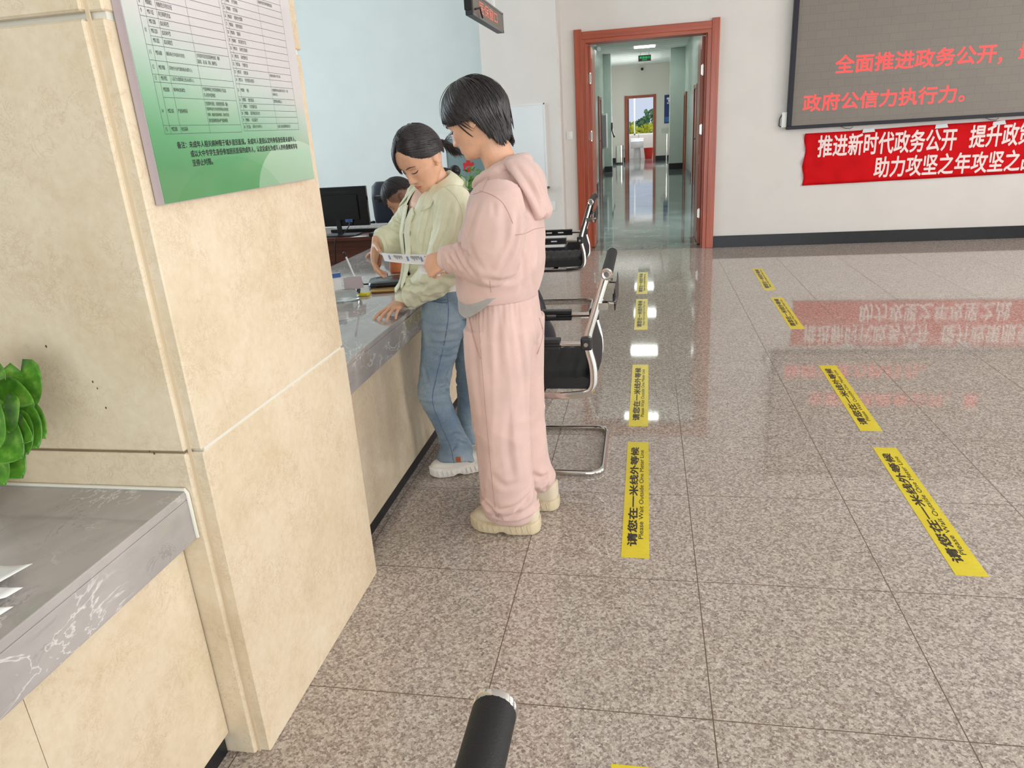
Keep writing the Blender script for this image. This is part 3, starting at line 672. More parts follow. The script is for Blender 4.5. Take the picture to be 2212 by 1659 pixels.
for v in mb.v: v.y = bdep(v.x, max(0, min(1, (v.z - bz(v.x, 0)) / (bz(v.x, 1) - bz(v.x, 0))))) - .0035 + (v.y - 8.828)
flat(mb, 'lettering', 'banner_white', t)
for x in (2.33, 3.06, 3.62): mb = MB(); mb.add([(x, 8.84, 1.205), (x + .13, 8.84, 1.21), (x + .12, 8.855, 1.25), (x + .01, 8.855, 1.245)], [(0, 1, 2, 3)]); build(mb, 'tape', 'alu_white', t, smooth=False)
for i, (x, lab) in enumerate(((1.98, 'thin dark wire loop hanging under the LED screen near its left corner'), (3.42, 'thin dark wires tangled under the LED screen above the banner gap'))):
    o = MB()
    o.tube([(x + .12, 8.84, 1.285), (x + .17, 8.83, 1.262), (x + .22, 8.83, 1.256), (x + .25, 8.84, 1.275)], .003, 6)
    tag(build(o, 'loose_wire', 'black_plastic'), lab, 'wire')
t = thing('wall_switch', 'small white light switch on the white wall left of the wooden doorway', 'switch', (-0.88, 8.87, 1.36))
mb = MB(); mb.box((-0.915, 8.86, 1.32), (-0.845, 8.8695, 1.41)); build(mb, 'plate', 'white_plastic', t, bev=.004)
mb = MB(); mb.box((-0.895, 8.855, 1.34), (-0.865, 8.86, 1.39)); build(mb, 'rocker', 'white_plastic', t, bev=.002)
t = thing('whiteboard', 'pale grey whiteboard with an aluminium tray on the white column', 'whiteboard', (-1.39, 8.4, .82))
mb = MB(); mb.box((-1.68, 8.398, .83), (-1.108, 8.418, 1.722)); build(mb, 'board', 'alu_white', t, bev=.004)
mb = MB()
for a, b in (((-1.68, 8.393, 1.712), (-1.105, 8.42, 1.726)), ((-1.118, 8.393, .826), (-1.104, 8.42, 1.726)), ((-1.684, 8.393, .826), (-1.67, 8.42, 1.726))): mb.box(a, b)
build(mb, 'frame', 'white_plastic', t, smooth=False)
mb = MB(); mb.box((-1.68, 8.32, .815), (-1.075, 8.42, .828)); mb.box((-1.68, 8.318, .815), (-1.075, 8.324, .842)); build(mb, 'tray', 'steel', t, smooth=False)
t = thing('wall_socket', 'white wall socket on the white column under the whiteboard', 'socket', (-1.07, 8.41, .62))
mb = MB(); mb.box((-1.105, 8.408, .56), (-1.03, 8.419, .66)); build(mb, 'plate', 'white_plastic', t, bev=.003)
# fire hydrant cabinet on the office wall beside the column
t = thing('fire_cabinet', 'white framed glass fire cabinet with red flame mark behind the two women', 'cabinet', (-2.11, 8.75, .62))
cx0, cx1, cz0, cz1 = -2.405, -1.80, .60, 1.472
mb = MB(); mb.box((cx0, 8.70, cz0), (cx1, 8.868, cz1)); build(mb, 'case', 'alu_white', t, smooth=False, bev=.004)
mb = MB()
for a, b in (((cx0, 8.675, cz0), (cx0 + .06, 8.70, cz1)), ((cx1 - .06, 8.675, cz0), (cx1, 8.70, cz1)), ((cx0 + .06, 8.675, cz0), (cx1 - .06, 8.70, cz0 + .06)), ((cx0 + .06, 8.675, cz1 - .06), (cx1 - .06, 8.70, cz1))): mb.box(a, b)
dr = build(mb, 'door_frame', 'alu_white', t, smooth=False, bev=.004)
mb = MB(); mb.box((cx0 + .06, 8.688, cz0 + .06), (cx1 - .06, 8.694, cz1 - .06)); build(mb, 'glass', 'cabinet_glass', dr, smooth=False)
mb = MB(); text_mb(mb, '消', (-2.255, 8.686, 1.215), R_, U_, w=.075, height=.085, bold=.01); text_mb(mb, '火', (-2.135, 8.686, 1.215), R_, U_, w=.075, height=.085, bold=.01); text_mb(mb, '栓', (-2.015, 8.686, 1.215), R_, U_, w=.075, height=.085, bold=.01); flat(mb, 'lettering', 'fire_red', dr)
# flame badge: crown of five tongues over an open ring, small drop in the middle
cxm, czm = -2.085, 1.065; pts = []; inn = []
for i in range(41):
    a = PI * 1.18 - (PI * 1.36) * i / 40; ton = abs(math.sin(i / 40 * PI * 5)); up = max(0, math.sin(a)); r = .062 + .048 * ton * up ** 1.5
    pts.append((cxm + r * math.cos(a), 8.686, czm + r * math.sin(a))); ri = .047 - .014 * max(0, math.sin(a)) * 0; inn.append((cxm + ri * math.cos(a), 8.686, czm - .012 + ri * math.sin(a) * .8))
mb = MB().add(pts + inn, [(i, i + 1, 42 + i, 41 + i) for i in range(40)])
mb.add([(cxm + .026 * math.cos(a) , 8.686, czm - .022 + .026 * math.sin(a) * (1.35 if math.sin(a) > 0 else .8)) for a in [2 * PI * i / 16 for i in range(16)]], [tuple(range(16))])
flat(mb, 'flame_badge', 'fire_red', dr)
# hanging counter display
t = thing('hanging_display', 'small grey LED display hanging from rods above the counter with red characters', 'display', (-1.1, 5.5, 2.2))
Y0, Y1, Z0, Z1, X1 = 5.03, 6.09, 2.185, 2.325, -1.10
mb = MB(); mb.box((X1 - .05, Y0, Z0), (X1, Y1, Z1)); build(mb, 'case', 'dark_grey_plastic', t, smooth=False, bev=.003)
mb = MB(); mb.box((X1, Y0 + .01, Z0 + .012), (X1 + .002, Y1 - .03, Z1 - .012)); build(mb, 'panel', 'led_panel', t, smooth=False)
mb = MB()
for a, b in (((X1, Y0, Z0), (X1 + .006, Y1, Z0 + .012)), ((X1, Y0, Z1 - .012), (X1 + .006, Y1, Z1)), ((X1, Y1 - .03, Z0), (X1 + .006, Y1, Z1))): mb.box(a, b)
build(mb, 'frame', 'dull_metal', t, smooth=False)
mb = MB(); text_mb(mb, '医保窗口', (X1 + .004, Y0 + .2, Z0 + .035), (0, 1, 0), (0, 0, 1), w=.62, height=.075); flat(mb, 'lettering', 'led_red_dim', t)
for y in (5.25, 5.88): mb = MB(); mb.cyl((X1 - .025, y, Z1), (X1 - .025, y, ZC), .011, 10); build(mb, 'rod', 'white_plastic', t)
mb = MB(); mb.box((X1 - .052, Y0 - .012, Z0 + .03), (X1 - .01, Y0, Z0 + .12)); build(mb, 'end_cap', 'black_plastic', t, smooth=False)
mb = MB(); mb.tube([(X1 + .01, Y0 + .03, Z0 + .035), (X1 + .03, Y0 + .09, Z0 + .05), (X1 + .02, Y0 + .16, Z0 + .03), (X1 + .02, Y0 + .2, Z0 + .005)], .006, 6); build(mb, 'cable', 'black_plastic', t)

# ================================================================== POSTER ON THE PILLAR
t = thing('notice_board', 'white and green printed notice board with a table, on the pillar', 'notice board', (-0.94, 1.645, 1.376))
mb = MB(); mb.box((-0.949, 1.300, 1.376), (-0.9312, 1.987, 2.42)); build(mb, 'backing', 'poster_edge', t, smooth=False)
mb = MB(); mb.box((-0.9312, 1.3015, 1.3775), (-0.930, 1.9855, 2.4185)); o = build(mb, 'print', 'poster_print', t, off=(0, 0, 0), smooth=False); o.location = (0.94, -1.645, -1.376)
XP = -0.9297; RY, UZ = (0, 1, 0), (0, 0, 1); ln = MB(); tx = MB()
def hl(y0, y1, z): ln.add([(XP, y0, z - .0004), (XP, y1, z - .0004), (XP, y1, z + .0004), (XP, y0, z + .0004)], [(0, 1, 2, 3)])
def vl(y, z0, z1): ln.add([(XP, y - .0003, z0), (XP, y + .0003, z0), (XP, y + .0003, z1), (XP, y - .0003, z1)], [(0, 1, 2, 3)])
def cell(s, y, z, h=.0088, wf=.62):
    n = sum(1.0 if ord(ch) > 255 else .55 for ch in s); text_mb(tx, s, (XP, y, z - h * .36), RY, UZ, w=n * h * wf, height=h)
LZ = [1.507, 1.523, 1.575, 1.602, 1.616, 1.641, 1.668]
for i in range(1, 30): LZ.append(1.668 + .0165 * i)
for i, z in enumerate(LZ): hl(1.366 if i in (2, 7, 8) else 1.347, 1.636, z)
for y in (1.347, 1.366, 1.401, 1.505, 1.636): vl(y, 1.507, LZ[-1])
def lrow(i, no, code, name, *note):
    z = (LZ[i] + LZ[i + 1]) / 2
    if no: cell(no, 1.352, z, .0075)
    if code: cell(code, 1.371, z, .0080, .72)
    cell(name, 1.404, z)
    for q, s in enumerate(note): cell(s, 1.508, z + .0055 * (len(note) - 1) - .0115 * q, .0084, .58)
lrow(0, '15', 'M02300', '帕金森病'); lrow(1, '14', 'M02100', '严重精神障碍', '包括精神分裂症、分裂情感性障碍、偏执', '性精神病(持久的妄想性障碍)(双相情感', ')障碍、癫痫所致精神障碍、精神发育迟', '滞伴发精神障碍等6种严重精神障碍')
lrow(2, '', 'M02000', '精神病(普通型)', '严重精神障碍之外的其他精神病,不包括成', '年人的轻中度抑郁症'); lrow(3, '13', 'M01902', '儿童生长激素缺乏症(未成年人)'); lrow(4, '12', 'M01900', '其他内分泌代谢疾病(未成年人)')
lrow(5, '11', 'M01600', '糖尿病(合并症和并发症)', '合并症和并发症包括周围神经病变、视网', '膜病变、冠心病、肾病、脑梗死后')
for i, r in enumerate((('', 'M01202', '血友病重型'), ('10', 'M01201', '血友病中型'), ('', 'M01200', '血友病轻型'), ('9', 'M01102', '再生障碍性贫血'), ('8', 'M00802', '骨髓增生异常综合征'), ('7', 'M00801', '真性红细胞增多症'))): lrow(6 + i, *r)
RZ = [1.509, 1.525, 1.540, 1.555, 1.570, 1.584, 1.612]
for i in range(1, 30): RZ.append(1.612 + .0166 * i)
for z in RZ: hl(1.647, 1.934, z)
for y in (1.647, 1.661, 1.813, 1.934): vl(y, 1.509, RZ[-1])
rr = [('40', 'M12500', '康复治疗(未成年人)', '未成年人肢体功能障碍的康复治疗'), ('39', 'M08401', '术后抗凝治疗'), ('38', 'M08300', '器官移植抗排异治疗'), ('37', 'M08101', '子宫内膜异位症'), ('36', 'M07807', '慢性肾脏病', '慢性肾脏病4期及以上'),
      ('35', 'M07801', '透析', '包括腹膜透析和血液透析(每月至少一次血', '液透析滤过)'), ('34', 'M07116', '多发性肌炎/皮肌炎'), ('33', 'M07107', '白塞氏病', '含肠道白塞病(不含仅口腔)'), ('32', 'M07106', '干燥综合征'), ('31', 'M07105', '系统性硬化症'), ('30', 'M07101', '系统性红斑狼疮'),
      ('29', 'M06900', '类风湿性关节炎'), ('28', 'M06700', '银屑病'), ('27', 'M06501', '溃疡性结肠炎'), ('26', 'M06201', '肝硬化失代偿期'), ('25', 'M06000', '克罗恩病'), ('24', 'M05400', '支气管哮喘'), ('23', 'M05300', '慢性阻塞性肺疾病', '肺间质纤维化伴有呼吸困难或血氧')]
for i, r in enumerate(rr):
    z = (RZ[i] + RZ[i + 1]) / 2; cell(r[0], 1.650, z, .0070); cell(r[1], 1.664, z, .0075, .62); cell(r[2], 1.690, z, .0084, .60)
    for q, s in enumerate(r[3:]): cell(s, 1.816, z + .005 * (len(r) - 4) - .010 * q, .0078, .60)
text_mb(tx, '备注：未成年人相关病种限于城乡居民医保。未成年人是指认定时参保身份是未成年人，', (XP, 1.378, 1.4785), RY, UZ, w=.527, height=.0135, bold=.02)
text_mb(tx, '或以大中专学生身份参加居民医保的成年人，认定后成长为成年人的待遇继续享有', (XP, 1.418, 1.460), RY, UZ, w=.490, height=.0135, bold=.02)
text_mb(tx, '至停止时限。', (XP, 1.418, 1.442), RY, UZ, w=.075, height=.0135, bold=.02)
flat(ln, 'table_lines', 'table_ink', t); flat(tx, 'lettering', 'poster_ink', t)

# ================================================================== FLOOR STICKERS
def sticker(label, x0, y0, dx=0.0):
    t = thing('floor_sticker', label, 'floor sticker', (x0 + .05, y0 + .5, 0), 'yellow waiting line stickers on the floor')
    return t
t = sticker('yellow waiting line sticker of the left row, second from the camera, beside the near chair', -0.085, 2.235)
mb = MB(); mb.box((-.05, -.5, .0002), (.05, .5, .0012)); o = build(mb, 'film', 'sticker_yellow', t, off=(0, 0, 0), smooth=False)
mb = MB(); text_mb(mb, '请您在一米线外等候', (.005, -.425, .0016), (0, 1, 0), (-1, 0, 0), w=.86, height=.036, bold=.03)
text_mb(mb, 'Please Wait Outside One Meter Line', (.028, -.375, .0016), (0, 1, 0), (-1, 0, 0), w=.78, height=.018, bold=.004); o2 = flat(mb, 'lettering', 'sticker_ink', t, off=(0, 0, 0))
for x, y, lab, sk in ((-.034, 3.93, 'yellow waiting line sticker just beyond the near chair, worn with torn edge', .004), (-.034, 5.76, 'worn yellow waiting line sticker of the left row, third up from the near chair', .003), (-.032, 6.96, 'farthest yellow waiting line sticker of the left row, toward the doorway', .004),
                   (1.068, 2.72, 'nearest yellow waiting line sticker of the right row', .017), (1.083, 3.91, 'second yellow waiting line sticker of the right row', .020), (1.081, 5.735, 'third yellow waiting line sticker of the right row, touching the banner reflection', .014), (1.094, 7.01, 'farthest yellow waiting line sticker of the right row, near the wall', .025),
                   (-.03, 0.84, 'yellow sticker corner at the bottom edge of the picture', 0)):
    c = copy_tree(t); c['label'] = lab; c.location = (x, y, 0); c.rotation_euler = (0, 0, -sk)
# ================================================================== CHAIRS
def arc_path(pts, r=.05, n=5):
    """polyline with rounded corners"""
    P = [Vector(p) for p in pts]; out = [P[0]]
    for i in range(1, len(P) - 1):
        a = (P[i - 1] - P[i]); b = (P[i + 1] - P[i]); rr = min(r, a.length * .45, b.length * .45); a.normalize(); b.normalize()
        p0 = P[i] + a * rr; p1 = P[i] + b * rr
        for j in range(n + 1):
            t = j / n; out.append(p0 * (1 - t) ** 2 + P[i] * 2 * t * (1 - t) + p1 * t * t)
    out.append(P[-1]); return out
def make_chair(label):
    t = thing('visitor_chair', label, 'chair', (0, 0, 0), 'black mesh chairs along the counter')
    mb = MB(); L = arc_path([(-.25, -.245, .592), (-.27, -.245, .54), (-.27, -.245, .015), (.265, -.26, .015), (.265, .26, .015), (-.27, .245, .015), (-.27, .245, .54), (-.25, .245, .592)], .075, 6)
    mb.tube(L, .0125, 12, flat=1.0); mb2 = mb
    build(mb2, 'base_frame', 'chrome', t, off=(0, 0, 0))
    for s in (-1, 1):
        mb = MB(); mb.tube(arc_path([(.297, s * .235, .905), (.206, s * .235, .615), (.238, s * .235, .50), (.232, s * .235, .385), (.09, s * .235, .372)], .09, 6), [(.017, .007)] * 27, 10, ref=(1, 0, 0), power=3)
        build(mb, 'side_bar', 'chrome', t, off=(0, 0, 0))
        mb = MB()
        z0, z1 = .588, .636; y0, y1 = s * .245 - .022, s * .245 + .022
        xs = [-.27, -.235, -.165, -.145, -.075, -.055, .015, .10]
        mb.box((-.27, y0, z0), (.10, y1, z0 + .017)); mb.box((-.27, y0, z1 - .019), (.10, y1, z1))
        for a, b in ((-.27, -.225), (-.175, -.125), (-.075, -.025), (.025, .10)): mb.box((a, y0, z0 + .017), (b, y1, z1 - .019))
        build(mb, 'armrest', 'black_plastic', t, off=(0, 0, 0), smooth=False, bev=.004)
        mb = MB(); mb.tube([(.095, s * .245, .612), (.19, s * .245, .612)], .0125, 12); build(mb, 'arm_tube', 'chrome', t, off=(0, 0, 0))
        mb = MB(); mb.box((.185, s * .245 - .02, .586), (.232, s * .245 + .02, .640)); j = build(mb, 'joint_block', 'black_plastic', t, off=(0, 0, 0), smooth=False, bev=.008)
        mb = MB(); mb.cyl((.208, s * .266, .613), (.208, s * .270, .613), .009, 14); build(mb, 'screw', 'chrome', j, off=(0, 0, 0))
        mb = MB(); mb.tube([(.285, s * .20, .775), (.318, s * .205, .772), (.325, s * .17, .77), (.322, s * .12, .79)], .008, 8); mb.box((.262, s * .235 - .012, .755), (.30, s * .235 + .012, .785)); build(mb, 'lumbar_clip', 'chrome', t, off=(0, 0, 0))
    mb = MB(); mb.tube([(.325, -.175, .78), (.332, 0, .80), (.325, .175, .78)], [(.004, .05)] * 3, 12, ref=(1, 0, 0)); build(mb, 'lumbar_rest', 'black_plastic', t, off=(0, 0, 0))
    mb = MB(); mb.cyl((.298, -.252, .905), (.298, .252, .905), .0235, 22); hb = build(mb, 'head_bar', 'mesh_fabric', t, off=(0, 0, 0))
    for s in (-1, 1):
        mb = MB(); mb.lathe((0, 0, 0), [(.0235, 0), (.0245, .003), (.0245, .008), (.018, .011), (.011, .009), (.011, .012)], 22)
        mb.v = [V(.298 + v.x, s * (.2515 + v.z), .905 + v.y) for v in mb.v]; build(mb, 'end_cap', 'chrome', hb, off=(0, 0, 0))
    # woven back: thin padded sheet between the side bars
    prof = [(.300, .893), (.268, .80), (.236, .70), (.213, .62), (.222, .55), (.238, .50), (.236, .46)]
    q = catmull(prof, 4); mb = MB(); vs = []; fs = []; ny = 16
    for th in (-.006, .006):
        for (x, z) in q:
            for i in range(ny + 1):
                y = -.228 + .456 * i / ny; vs.append((x + th + .012 * (1 - (y / .228) ** 2), y, z))
    m = len(q); K = m * (ny + 1)
    for i in range(m - 1):
        for j in range(ny):
            a = i * (ny + 1) + j; fs.append((a, a + 1, a + ny + 2, a + ny + 1)); fs.append((K + a, K + a + ny + 1, K + a + ny + 2, K + a + 1))
    for i in range(m - 1):
        for j in (0, ny): a = i * (ny + 1) + j; fs.append((a, a + ny + 1, K + a + ny + 1, K + a))
    for j in range(ny):
        for i in (0, m - 1): a = i * (ny + 1) + j; fs.append((a, a + 1, K + a + 1, K + a))
    mb.add(vs, fs); build(mb, 'backrest', 'mesh_fabric', t, off=(0, 0, 0))
    # seat pad: rounded box with ribbed top
    mb = MB(); prof = []
    xs = [-.275 + .5 * i / 60 for i in range(61)]
    vs = []; fs = []; ny = 14
    top = lambda x: .462 + .006 * abs(math.sin((x + .275) * 58)) - (.05 * max(0, (-.20 - x) / .075) ** 2) - .012 * math.exp(-((x - .225) / .02) ** 2) + .01 * ((x) / .25) ** 2
    bot = lambda x: .392 + (.02 * max(0, (-.20 - x) / .075) ** 2)
    for fn in (top, bot):
        for x in xs:
            for j in range(ny + 1):
                y = -.222 + .444 * j / ny; e = abs(y) / .222; d = .016 * max(0, (e - .8) / .2) ** 2
                vs.append((x, y, fn(x) - d if fn is top else fn(x) + d * .6))
    m = 61; K = m * (ny + 1)
    for i in range(m - 1):
        for j in range(ny):
            a = i * (ny + 1) + j; fs.append((a, a + ny + 1, a + ny + 2, a + 1)); fs.append((K + a, K + a + 1, K + a + ny + 2, K + a + ny + 1))
        for j in (0, ny): a = i * (ny + 1) + j; fs.append((a, a + ny + 1, K + a + ny + 1, K + a))
    for j in range(ny):
        for i in (0, m - 1): a = i * (ny + 1) + j; fs.append((a, a + 1, K + a + 1, K + a))
    mb.add(vs, fs); build(mb, 'seat', 'mesh_fabric', t, off=(0, 0, 0), angle=50)
    mb = MB()
    for s in (-1, 1): mb.tube([(.10, s * .235, .373), (-.22, s * .235, .376), (-.262, s * .243, .40)], [(.014, .006)] * 3, 8, ref=(0, 0, 1))
    mb.box((-.02, -.235, .370), (.02, .235, .386)); build(mb, 'seat_rail', 'chrome', t, off=(0, 0, 0))
    return t
ch = make_chair('black mesh chair with chrome base beside the woman in pink'); ch.location = (-.452, 3.12, 0)
c2 = copy_tree(ch); c2['label'] = 'black mesh chair with chrome base farther along, in front of the wooden doorway'; c2.location = (-.722, 5.97, 0)
c3 = copy_tree(ch); c3['label'] = 'black mesh chair cut off at the bottom of the picture, only its back bar showing'; c3.location = (-.452, .315, 0)

# ================================================================== ON THE COUNTERS
def sheet(name, pts, mat, parent, nx=8, thick=.0006, curl=None):
    """quad p00,p10,p11,p01 subdivided; curl(u,v)->dz"""
    P = [Vector(p) for p in pts]; vs = []; fs = []
    for i in range(nx + 1):
        for j in range(nx + 1):
            u, v = i / nx, j / nx; p = (P[0] * (1 - u) + P[1] * u) * (1 - v) + (P[3] * (1 - u) + P[2] * u) * v
            if curl: p = p + V(0, 0, curl(u, v))
            vs.append(p)
    for i in range(nx):
        for j in range(nx): a = i * (nx + 1) + j; fs.append((a, a + nx + 1, a + nx + 2, a + 1))
    mb = MB().add(vs, fs); o = build(mb, name, mat, parent); s = o.modifiers.new('t', 'SOLIDIFY'); s.thickness = thick; s.offset = 0
    return o
zt = .766
for i, (pts, lab, crl) in enumerate((
        (((-1.30, .66), (-1.055, .80), (-1.045, .838), (-1.30, .80)), 'white paper sheet at the left edge of the near counter, lowest of three', .004),
        (((-1.33, .72), (-1.075, .855), (-1.060, .877), (-1.33, .89)), 'white printed sheet on the near counter, middle of three fanned papers', .012),
        (((-1.36, .78), (-1.12, .86), (-1.080, .925), (-1.33, .96)), 'white printed sheet on the near counter, topmost with curled corner', .028))):
    o = thing('paper_sheet', lab, 'paper', (-1.2, .82, zt), 'loose papers on the near counter')
    zz = zt + .001 + .003 * i
    sheet('page', [(x, y, zz) for x, y in pts], 'paper', o, 10, .0005, lambda u, v, c=crl: c * max(0, u - .45) ** 2 * 2.5 * (.4 + .6 * v))
    mb = MB()
    for q in range(3):
        x0, y0 = -1.30, pts[0][1] + .045 + q * .022; mb.add([(x0, y0, zz + .0012), (x0 + .10, y0 + .03, zz + .0012), (x0 + .10, y0 + .034, zz + .0012), (x0, y0 + .004, zz + .0012)], [(0, 1, 2, 3)])
    build(mb, 'print', 'print_dark', o, smooth=False)
# pothos in a white pot at the left edge
t = thing('pothos_plant', 'green glossy pothos in a pot on the near counter against the pillar', 'plant', (-1.40, 1.08, zt))
mb = MB(); mb.lathe((-1.43, 1.10, zt), [(.055, 0), (.075, .06), (.085, .13), (.09, .135), (.09, .145), (.08, .145), (.075, .12)]); build(mb, 'pot', 'terracotta_white', t)
mb = MB(); mb.lathe((-1.43, 1.10, zt), [(.07, .115), (.076, .125), (.03, .132)]); build(mb, 'soil', 'soil', t)
def leaf(base, tip, width, nrm, fold=.25, droop=.015, n=14):
    """heart-shaped leaf from base (stalk joint) to tip"""
    B, T = Vector(base), Vector(tip); d = T - B; L = d.length; d.normalize(); nrm = Vector(nrm); nrm = (nrm - d * nrm.dot(d)).normalized(); sd = d.cross(nrm)
    vs = []; fs = []; k = 5
    for i in range(n + 1):
        t_ = i / n
        w = width * .5 * 2.1 * (max(t_, .004) ** .38) * (1 - t_) ** .78
        back = -.14 * L * (1 - t_) ** 3
        for j in range(-k, k + 1):
            u = j / k
            p = B + d * (L * t_ + back * abs(u) * 2.0 * (1 if t_ < .45 else 0)) + sd * (w * u) + nrm * (fold * w * (abs(u) ** 1.3) - droop * t_ * t_ * L * 6 + .0025 * math.sin(7 * t_ + 2 * u) * abs(u))
            vs.append(p)
    c = 2 * k + 1
    for i in range(n):
        for j in range(2 * k): a = i * c + j; fs.append((a, a + 1, a + c + 1, a + c))
    return MB().add(vs, fs)
LV = [((48, 812), (68, 872), .058, 1.14, (.2, -.9, .35)), ((-20, 845), (56, 866), .05, 1.10, (-.1, -.6, .8)), ((10, 880), (16, 930), .055, 1.06, (.1, -.95, .2)), ((30, 890), (88, 938), .052, 1.12, (.2, -.5, .8)),
      ((40, 905), (74, 962), .05, 1.10, (.5, -.8, .3)), ((20, 925), (52, 975), .060, 1.08, (.4, -.8, .4)), ((-15, 940), (36, 985), .07, 1.05, (.1, -.8, .6)), ((0, 975), (40, 1026), .055, 1.08, (.3, -.7, .6)),
      ((-25, 985), (2, 1042), .060, 1.04, (.1, -.9, .5)), ((-40, 900), (-8, 960), .07, 1.02, (.1, -.9, .4)), ((-60, 820), (-5, 812), .06, 1.08, (0, -.5, .9)), ((36, 925), (60, 950), .04, 1.07, (.3, -.9, .3))]
for b, tp, w, y, nn in LV:
    B, T = px3(b[0], b[1], y), px3(tp[0], tp[1], y - .02)
    B.z = max(B.z, zt + .03); T.z = max(T.z, zt + .012)
    o = build(leaf(B + (B - T) * .18, T + (T - B) * .10, w * 1.45, nn), 'leaf', 'pothos_leaf', t); sd = o.modifiers.new('t', 'SOLIDIFY'); sd.thickness = .0008
    mb = MB(); m0 = V(-1.43, 1.10, zt + .13); mid = (B + m0) * .5 + V(0, 0, .06); mb.tube(catmull([tuple(m0), tuple(mid), tuple(B)], 6), .0022, 6); build(mb, 'stalk', 'stem_green', t)
# dried specks on the pillar are stains of the stone
mb = MB()
for (y, z, r) in ((-1.165, 1.02, .0035), (-1.158, 1.005, .003), (-1.15, .96, .0035), (-1.255, 1.10, .004), (-1.06, .853, .004), (-1.07, .858, .003)): mb.ball((y, 1.2605, z), (r * .55, .0006, r * .8), nu=8, nv=6)
tag(build(mb, 'dirt_speck', 'dirt_brown', pil), kind='stuff')

# things on the far counter
t = thing('card_stand', 'clear name card stand with white blue-headed card behind the pillar edge', 'card stand', (-1.39, 3.09, zt))
mb = MB(); mb.add([(-1.50, 3.06, zt + .012), (-1.405, 3.12, zt + .012), (-1.415, 3.145, zt + .125), (-1.51, 3.085, zt + .125)], [(0, 1, 2, 3)]); o = build(mb, 'card', 'paper', t, smooth=False); o.modifiers.new('t', 'SOLIDIFY').thickness = .0008
mb = MB(); mb.add([(-1.508, 3.0795, zt + .103), (-1.411, 3.1395, zt + .103), (-1.4133, 3.1435, zt + .123), (-1.5103, 3.0835, zt + .123)], [(0, 1, 2, 3)])
for v in mb.v: v += V(.0012, -.002, 0)
build(mb, 'card_header', 'print_blue', t, smooth=False)
mb = MB(); mb.rings([(V(-1.385, 3.10, zt + z), V(.83, .5, 0).normalized(), V(-.5, .83, 0).normalized(), a, b, 3) for z, a, b in ((.0, .055, .030), (.004, .062, .036), (.03, .060, .034), (.046, .05, .026), (.05, .03, .014))], 32); build(mb, 'holder', 'clear_plastic', t)
mb = MB()
for i in range(2): mb.add([(-1.40 + .012 * i, 3.135 + .02 * i, zt + .04), (-1.335 + .01 * i, 3.17 + .02 * i, zt + .04), (-1.345 + .008 * i, 3.185 + .02 * i, zt + .092), (-1.405 + .01 * i, 3.15 + .02 * i, zt + .096)], [(0, 1, 2, 3)])
o = build(mb, 'business_card', 'poster_edge', t, smooth=False); o.modifiers.new('t', 'SOLIDIFY').thickness = .001
t = thing('desk_pen', 'pen standing in a black and yellow holder on the counter', 'pen', (-1.352, 3.2, zt))
mb = MB(); mb.box((-1.365, 3.175, zt), (-1.305, 3.215, zt + .014)); build(mb, 'base', 'sticker_yellow', t, smooth=False, bev=.004)
mb = MB(); mb.tube([(-1.360, 3.185, zt + .003), (-1.352, 3.19, zt + .03), (-1.358, 3.195, zt + .075)], [(.011, .008), (.009, .007), (.007, .006)], 12); build(mb, 'socket', 'glossy_black', t)
mb = MB(); mb.cyl((-1.357, 3.195, zt + .06), (-1.405, 3.215, zt + .185), .0045, 10); p = build(mb, 'barrel', 'white_plastic', t)
mb = MB(); mb.cyl((-1.4045, 3.2148, zt + .184), (-1.412, 3.218, zt + .200), .005, 10); mb.ball((-1.413, 3.2185, zt + .203), .006, nu=10, nv=8); build(mb, 'cap', 'glossy_black', p)
t = thing('pouch', 'flat glossy black pouch lying on the counter beside the pen', 'pouch', (-1.29, 3.42, zt))
mb = MB(); ax = V(.95, .3, 0).normalized(); ay = V(-.3, .95, 0).normalized()
mb.rings([(V(-1.27, 3.42, zt + z), ax, ay, a, b, 4) for z, a, b in ((0, .10, .085), (.006, .112, .095), (.02, .115, .097), (.032, .108, .09), (.037, .08, .07))], 40); build(mb, 'body', 'pouch_black', t)
mb = MB(); mb.tube([V(-1.27, 3.42, zt + .02) - ax * .115 - ay * .02, V(-1.27, 3.42, zt + .022) - ax * .135 - ay * .03, V(-1.27, 3.42, zt + .03) - ax * .145 - ay * .01], .004, 6); build(mb, 'zip_pull', 'black_plastic', t)
t = thing('phone_case', 'dark phone wallet with gold rim in front of the black pouch', 'phone', (-1.24, 3.26, zt))
mb = MB(); ax = V(.97, .22, 0).normalized(); ay = V(-.22, .97, 0).normalized(); mb.rings([(V(-1.24, 3.275, zt + z), ax, ay, .078, .038, 6) for z in (0, .008)], 40); build(mb, 'body', 'brown_leather', t)
mb = MB(); mb.rings([(V(-1.24, 3.275, zt + z), ax, ay, .080, .040, 6) for z in (.0085, .0125)], 40); build(mb, 'rim', 'gold', t)
t = thing('handbag', 'tan leather handbag standing on the counter behind the woman in mint', 'handbag', (-1.34, 3.80, zt))
mb = MB(); mb.rings([(V(-1.30, 3.80, zt + z), V(.95, .3, 0).normalized(), V(-.3, .95, 0).normalized(), a, b, 4) for z, a, b in ((0, .10, .05), (.01, .105, .055), (.07, .10, .045), (.13, .09, .025))], 32); build(mb, 'body', 'tan_leather', t)
mb = MB(); mb.tube(catmull([(-1.40, 3.77, zt + .11), (-1.43, 3.74, zt + .10), (-1.44, 3.71, zt + .03), (-1.41, 3.66, zt + .016), (-1.36, 3.62, zt + .014)], 6), [(.012, .003)] * 25, 8, ref=(0, .3, 1)); build(mb, 'strap', 'brown_leather', t)
